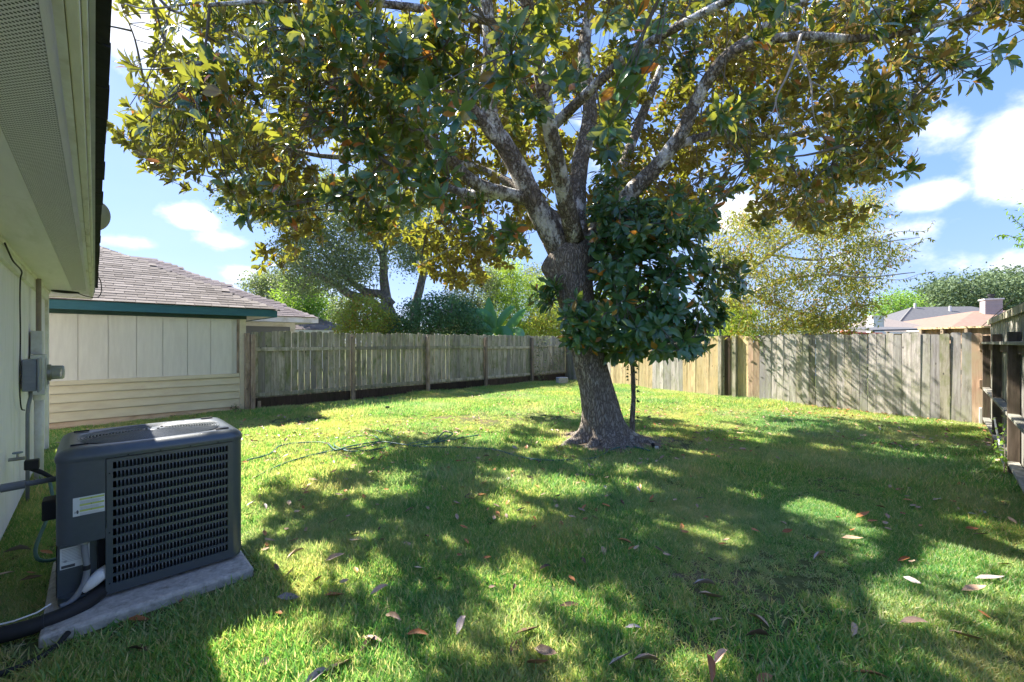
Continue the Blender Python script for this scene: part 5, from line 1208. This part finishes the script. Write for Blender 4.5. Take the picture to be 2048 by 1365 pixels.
bg_tree('oak_tree', 'big rounded grey green oak far off at the right edge behind the chimney', 'tree', [(1835, 600), (1850, 580), (1900, 560), (1960, 553), (2010, 548), (2120, 545), (2200, 600), (2190, 650), (1990, 652), (1930, 640), (1880, 625), (1845, 620)], 52, 62, 620, 60, .95, .36, M['leaf_greyoak'],
        [[(1960, 690, 56, .5), (1955, 640, 56, .4), (1930, 600, 56, .2)], [(1958, 650, 56, .3), (1990, 610, 56, .2), (2030, 580, 56, .1)], [(1955, 640, 56, .25), (1900, 610, 56, .15), (1870, 600, 56, .08)]])
RE = bg_tree('street_tree', 'tree with small green sprigs reaching in at the right picture edge', 'tree', [(2075, 400), (2200, 300), (2330, 350), (2340, 560), (2120, 520)], 8.2, 9.6, 90, 60, .22, .11, M['leaf_bright'],
        [[(2190, 830, 9, .08), (2180, 650, 9, .07), (2160, 520, 9, .05), (2150, 430, 9, .03)]], T=NAR_T, base_px=2190)
sprays(RE, np.array(RE.location), [[(2110, 470, 8.6), (2060, 462, 8.4), (2030, 440, 8.4), (2022, 430, 8.4)], [(2090, 480, 8.6), (2040, 478, 8.4), (2010, 470, 8.4), (1988, 475, 8.4)], [(2110, 400, 8.6), (2070, 385, 8.4), (2044, 378, 8.4)], [(2080, 480, 8.5), (2045, 490, 8.4), (2030, 488, 8.4)]], M['leaf_bright'], .10, gap=.012)
# far tree line closing the horizon behind the houses
bg_tree('tree_line', 'far hazy tree line closing the view behind the fences', 'trees', [(-200, 690), (-150, 655), (300, 650), (600, 655), (900, 645), (1200, 650), (1450, 655), (1750, 658), (2000, 655), (2300, 650), (2350, 690)], 70, 85, 700, 50, 1.3, .6, M['leaf_greyoak'])['kind'] = 'stuff'

# ------------------------------------------------------------------ banana plant
bp = empty('banana_plant', at(985, 686, 19.2), 0, 'banana plant with broad green leaves just behind the far fence', 'plant'); bp.location.z = 0
bb = np.array(bp.location)
MB().tube([(0, 0, 0), (.05, 0, 1.0), (0, 0, 1.75)], [.14, .11, .07], 12).build('stem', M['leaf_lime'], bp, smooth=True)
def banana(pts, w):
    arr = np.array(smooth_path([tuple(at(*q)) for q in pts], 7)); v = []; f = []; n = len(arr)
    for i, q in enumerate(arr):
        t = arr[min(i + 1, n - 1)] - arr[max(i - 1, 0)]; t /= np.linalg.norm(t)
        view = np.array((0, -1.0, .35)); s_ = np.cross(t, view); s_ /= np.linalg.norm(s_)
        nn = np.cross(s_, t); u = i / (n - 1); ww = w * math.sin(math.pi * min(1, max(.02, u * 1.0)) ** .75) ** .7
        for k, (c, dpt) in enumerate(((-1, -.25), (-.5, -.02), (0, 0), (.5, -.02), (1, -.25))):
            v.append(q - bb + s_ * ww * 1.15 * c * (1 + .06 * math.sin(i * 1.7 + k)) + nn * dpt * ww)
    for i in range(n - 1):
        for k in range(4): f.append((i * 5 + k, i * 5 + k + 1, (i + 1) * 5 + k + 1, (i + 1) * 5 + k))
    MB().add(v, f).build('leaf', M['banana'], bp, smooth=True)
for pts, w in [([(985, 668, 19.2), (982, 650, 19.2), (979, 625, 19.2), (977, 594, 19.3)], .30), ([(990, 655, 19.2), (975, 632, 19.1), (955, 624, 19), (938, 630, 18.9)], .20), ([(985, 660, 19.2), (960, 650, 19), (938, 662, 18.8), (922, 674, 18.7)], .24),
               ([(995, 655, 19.2), (1005, 635, 19.2), (1020, 618, 19.3), (1030, 614, 19.3)], .16), ([(1010, 668, 19.2), (1022, 650, 19.2), (1040, 628, 19.3), (1052, 618, 19.3)], .19), ([(990, 668, 19.1), (1005, 660, 18.8), (1018, 668, 18.6), (1026, 676, 18.4)], .20),
               ([(1012, 670, 19), (1028, 660, 18.6), (1040, 664, 17.9), (1041, 680, 17.0), (1039, 690, 16.9)], .16), ([(985, 668, 19.2), (970, 668, 19.1), (955, 676, 19)], .18)]: banana(pts, w)

# vine on the far end of the left fence and at the right fence foot
def vine(name, label, pts, n, spread, mat, size):
    c = np.array([tuple(p) for p in pts]); i = rng.integers(0, len(c), n); pos = c[i] + rng.normal(0, 1, (n, 3)) * np.array(spread); pos[:, 2] = np.maximum(pos[:, 2], .03)
    X = rand_dirs(n); Yv = unit(np.cross(rand_dirs(n), X)); Z = np.cross(X, Yv); b = np.array(pts[0]); b[2] = 0
    e = empty(name, tuple(b), 0, label, 'vine'); tag(link('leaves', scatter_mesh('leaves', mat, *IVY_T, pos - b, X, Yv, Z, rng.uniform(.6, 1.2, n) * size), e), kind='stuff')
    P = smooth_path([tuple(p) for p in pts], 5); MB().tube([tuple(np.array(q) - b) for q in P], .006, 5).build('stem', M['twig'], e)
vine('climbing_vine', 'thin green vine scrambling up the far end of the left fence', [W(12.2, 10.9, .05), W(12.3, 10.95, .5), W(12.1, 10.95, .9), W(12.4, 10.95, 1.3), W(12.6, 10.97, 1.7), W(13.3, 10.95, .6), W(13.6, 10.95, 1.1)], 480, (.17, .05, .16), M['leaf_oak'], .07)
vine('climbing_vine', 'small leafy vine growing at the foot of the right fence', [gnd(2008, 950), gnd(2010, 948) + Vector((0, 0, .25)), gnd(2006, 944) + Vector((0, 0, .45))], 90, (.06, .04, .10), M['leaf_bright'], .06)
vine('climbing_vine', 'small weed at the foot of the stub post by the cream house corner', [W(2.2, 11.1, .02), W(2.25, 11.08, .12)], 60, (.05, .03, .05), M['leaf_oak'], .05)

# ------------------------------------------------------------------ fallen magnolia leaves
FALL_T = fix_template(([(0, 0, 0), (.28, -.17, .07), (.28, 0, -.0), (.28, .17, .09), (.58, -.21, .10), (.58, 0, .0), (.58, .20, .06), (.84, -.12, .10), (.84, 0, .04), (.84, .12, .05), (1, 0, .11)], MAG_T[1]))
FALL_T2 = fix_template(([(0, 0, 0), (.28, -.13, .12), (.28, 0, .03), (.28, .13, .12), (.56, -.13, .19), (.56, 0, .06), (.56, .15, .16), (.82, -.09, .14), (.82, 0, .05), (.82, .09, .12), (1, 0, .02)], MAG_T[1]))
def fall_mat(nm, a, b, under):
    m, nt, N, L = nodes(nm); g = N('ShaderNodeNewGeometry'); v = coords(N, L, (3, 8, 8)); n = noise(N, L, v, 2.0, 6, .7)
    c = ramp(N, L, n, [(.3, a), (.7, b)]); oi = N('ShaderNodeObjectInfo'); ad = N('ShaderNodeMath'); ad.operation = 'ADD'; L(oi.outputs['Random'], ad.inputs[0]); L(g.outputs['Random Per Island'], ad.inputs[1])
    fr_ = N('ShaderNodeMath'); fr_.operation = 'FRACT'; L(ad.outputs[0], fr_.inputs[0])
    c = mixc(N, L, 1, c, ramp(N, L, fr_.outputs[0], [(0, (.6,) * 3), (1, (1.3,) * 3)]), 'MULTIPLY')
    c = mixc(N, L, g.outputs['Backfacing'], c, under); pbsdf(N, L, c, .5, 0, .4, bump(N, L, n, .3, .003)); return m
FM = {'tan': fall_mat('tan_dry_leaf', (.42, .27, .17), (.55, .38, .26), (.40, .28, .20)), 'rust': fall_mat('rust_dry_leaf', (.33, .12, .045), (.46, .20, .07), (.32, .17, .09)),
      'grey': fall_mat('grey_dry_leaf', (.34, .28, .26), (.48, .41, .39), (.36, .28, .25)), 'dark': fall_mat('dark_dry_leaf', (.10, .055, .035), (.17, .10, .06), (.14, .09, .06))}
FME = {(k, j): MB().add(*T).mesh('fallen_leaf', FM[k], True) for k in FM for j, T in enumerate((FALL_T, FALL_T2))}
BIG = [(1705, 1262, 'tan', 50, 'broad flat tan magnolia leaf lying alone right of the middle front'), (1825, 1248, 'tan', -15, 'long tan curled leaf on the lit streak of grass at the front right'), (1925, 1268, 'tan', -30, 'narrow tan leaf next to the curled leaf pair at the front right'),
       (1240, 1328, 'grey', 10, 'greyish brown leaf standing on edge at the very front of the lawn'), (1290, 1322, 'tan', -5, 'domed pale brown leaf near the bottom edge of the view'), (1088, 1308, 'tan', -40, 'upper tan leaf of the pair on the sunny patch at the front'),
       (1070, 1332, 'rust', -20, 'lower orange tan leaf of the pair on the sunny patch at the front'), (1440, 1320, 'tan', 35, 'bright tan leaf with raised tip at the bottom of the lawn'), (1418, 1350, 'rust', 75, 'rust brown leaf cut by the bottom edge of the picture'),
       (1520, 1242, 'tan', 110, 'peach coloured leaf pointing up in front of the dark curled leaf'), (1515, 1275, 'dark', -10, 'dark brown curled leaf just below the peach coloured leaf'), (1735, 1352, 'rust', -25, 'large rust and tan leaf at the bottom edge on the right'),
       (920, 1256, 'grey', 80, 'pale grey pink upright leaf left of the middle front'), (785, 1238, 'tan', -35, 'brown folded leaf with a pale vein on shaded grass'), (833, 1272, 'rust', -10, 'rust brown leaf half sunk in the shaded grass'),
       (742, 1280, 'tan', -20, 'light tan leaf lying behind a black curled leaf'), (735, 1290, 'dark', 70, 'black curled leaf leaning on the light tan leaf'), (672, 1335, 'tan', 40, 'pointed tan leaf at the edge of the lit patch by the front'),
       (628, 1356, 'grey', 60, 'grey brown leaf cut off by the bottom edge at the left'), (272, 1240, 'rust', -5, 'orange brown leaf standing against the front of the concrete slab'), (272, 1300, 'dark', -10, 'big dark brown leaf on shaded grass before the slab'),
       (668, 1190, 'rust', 5, 'reddish leaf in the middle of the lit patch beside the air conditioner'), (757, 1182, 'tan', 45, 'pale pointed leaf at the right end of that lit patch'), (590, 1112, 'tan', 50, 'tan leaf at the shadow edge right of the slab'),
       (668, 1120, 'tan', 15, 'thin straw coloured leaf above the lit patch'), (574, 1194, 'grey', 0, 'pale curled leaf in the house shadow beside the slab'), (1248, 1082, 'rust', -35, 'light copper leaf in the middle of the lawn'), (1138, 1210, 'dark', 10, 'round dark brown leaf in the shaded middle lawn'),
       (1418, 1190, 'tan', -25, 'light brown leaf below a white and brown pair of leaves'), (1405, 1168, 'grey', 0, 'white tipped curled leaf above the light brown leaf'), (1640, 1118, 'grey', 15, 'domed grey leaf beside the diagonal lit streak'),
       (1702, 1080, 'tan', -35, 'long pale leaf in the right middle lawn'), (1725, 1035, 'rust', 0, 'stacked copper and white leaf in the right middle lawn'), (1948, 1185, 'tan', -20, 'big tan leaf with a white leaf under it at the right'), (1975, 1162, 'grey', -30, 'bluish grey leaf near the right edge of the lawn'),
       (60, 1160, 'dark', 10, 'dark crumpled leaf on the strip of grass by the house'), (28, 1102, 'grey', 30, 'pale domed leaf at the very left by the house wall'), (1052, 1268, 'dark', 0, 'small dark leaf hidden in grass above the sunny pair'), (1030, 1290, 'dark', 60, 'tiny dark leaf scrap left of the sunny pair')]
def put_leaf(P, kind, yaw, size, label, group=None, z=.045):
    o = link('fallen_leaf', FME[(kind, random.randrange(2))]); o.location = (P[0], P[1], z); o.scale = (size, size * random.uniform(.8, 1.05), size * random.uniform(.7, 1.6))
    o.rotation_euler = (random.uniform(-.6, .6), random.uniform(-.35, .15), yaw); return tag(o, label, 'leaf', group)
for px, py, kind, deg, lab_ in BIG:
    P = gnd(px, py, .045); a = R(deg); put_leaf((P.x - .06 * math.cos(a), P.y - .06 * math.sin(a)), kind, a, random.uniform(.125, .15), lab_)
KN = {'tan': 'dry tan leaf', 'rust': 'rust coloured leaf', 'grey': 'pale grey leaf', 'dark': 'dark brown leaf'}
def region(P):
    x = CX + F * P[0] / P[1]; y = HY + F * EYE / P[1]
    if x < 95: return 'the grass strip against the white house wall'
    if x < 620: return 'the grass beside the air conditioner' if y > 960 else 'the sunny grass between the hoses and the cream house'
    if y < 880: return 'the sunny lawn between the hoses and the left fence' if x < 1150 else 'the far lawn between the trunk and the back fence'
    if y < 1000: return 'the grass in front of the long green hose' if x < 1130 else ('the shaded grass right of the magnolia trunk' if x < 1620 else 'the shaded grass before the right hand fences')
    return 'the dappled front lawn left of the middle' if x < 1100 else ('the dappled front lawn below the trunk' if x < 1560 else 'the streaky front lawn toward the right fence')
fp = lawn_points(9000, 1.9, 16)
pxs = CX + F * fp[:, 0] / fp[:, 1]; fp = fp[(pxs > -60) & (pxs < 2110)]
# more litter in the middle distance, less right at the front
w_ = np.clip((fp[:, 1] - 1.9) / 3.0, .10, 1) * np.where(fp[:, 1] > 11, .7, 1) * np.clip(.75 + .5 * vnoise(fp, .8), .1, 1)
fp = fp[rng.uniform(0, 1, len(fp)) < w_]; fp = fp[np.argsort(fp[:, 1])]
near = fp[fp[:, 1] < 9]; pick = np.sort(rng.choice(len(near), min(255, len(near)), replace=False)); kinds = ['tan', 'tan', 'grey', 'grey', 'rust', 'dark']
for i in pick:
    k = random.choice(kinds); put_leaf(near[i], k, random.uniform(0, 6.28), random.uniform(.065, .105), 'small %s on %s' % (KN[k], region(near[i])), 'small %s on %s' % (KN[k], region(near[i])))
rest = np.concatenate([fp[fp[:, 1] >= 9][:1300], near[np.setdiff1d(np.arange(len(near)), pick)][::2]])
n = len(rest); a = rng.uniform(0, 6.28, n); X = unit(np.stack([np.cos(a), np.sin(a), rng.normal(0, .25, n)], 1)); Z = unit(np.array((0, 0, 1.0)) + rng.normal(0, .3, (n, 3))); Yv = unit(np.cross(Z, X)); Z = np.cross(X, Yv)
q = rng.integers(0, 2, n); rest[:, 2] = .05
for k, nm in ((0, 'tan'), (1, 'rust')):
    m_ = q == k; o = link('leaf_litter', scatter_mesh('leaf_litter', FM[nm], *FALL_T, rest[m_], X[m_], Yv[m_], Z[m_], rng.uniform(.055, .10, m_.sum())))
    tag(o, ('scattered pale dry leaf litter over the far lawn', 'scattered orange brown leaf litter over the far lawn')[k], 'leaf litter', kind='stuff')
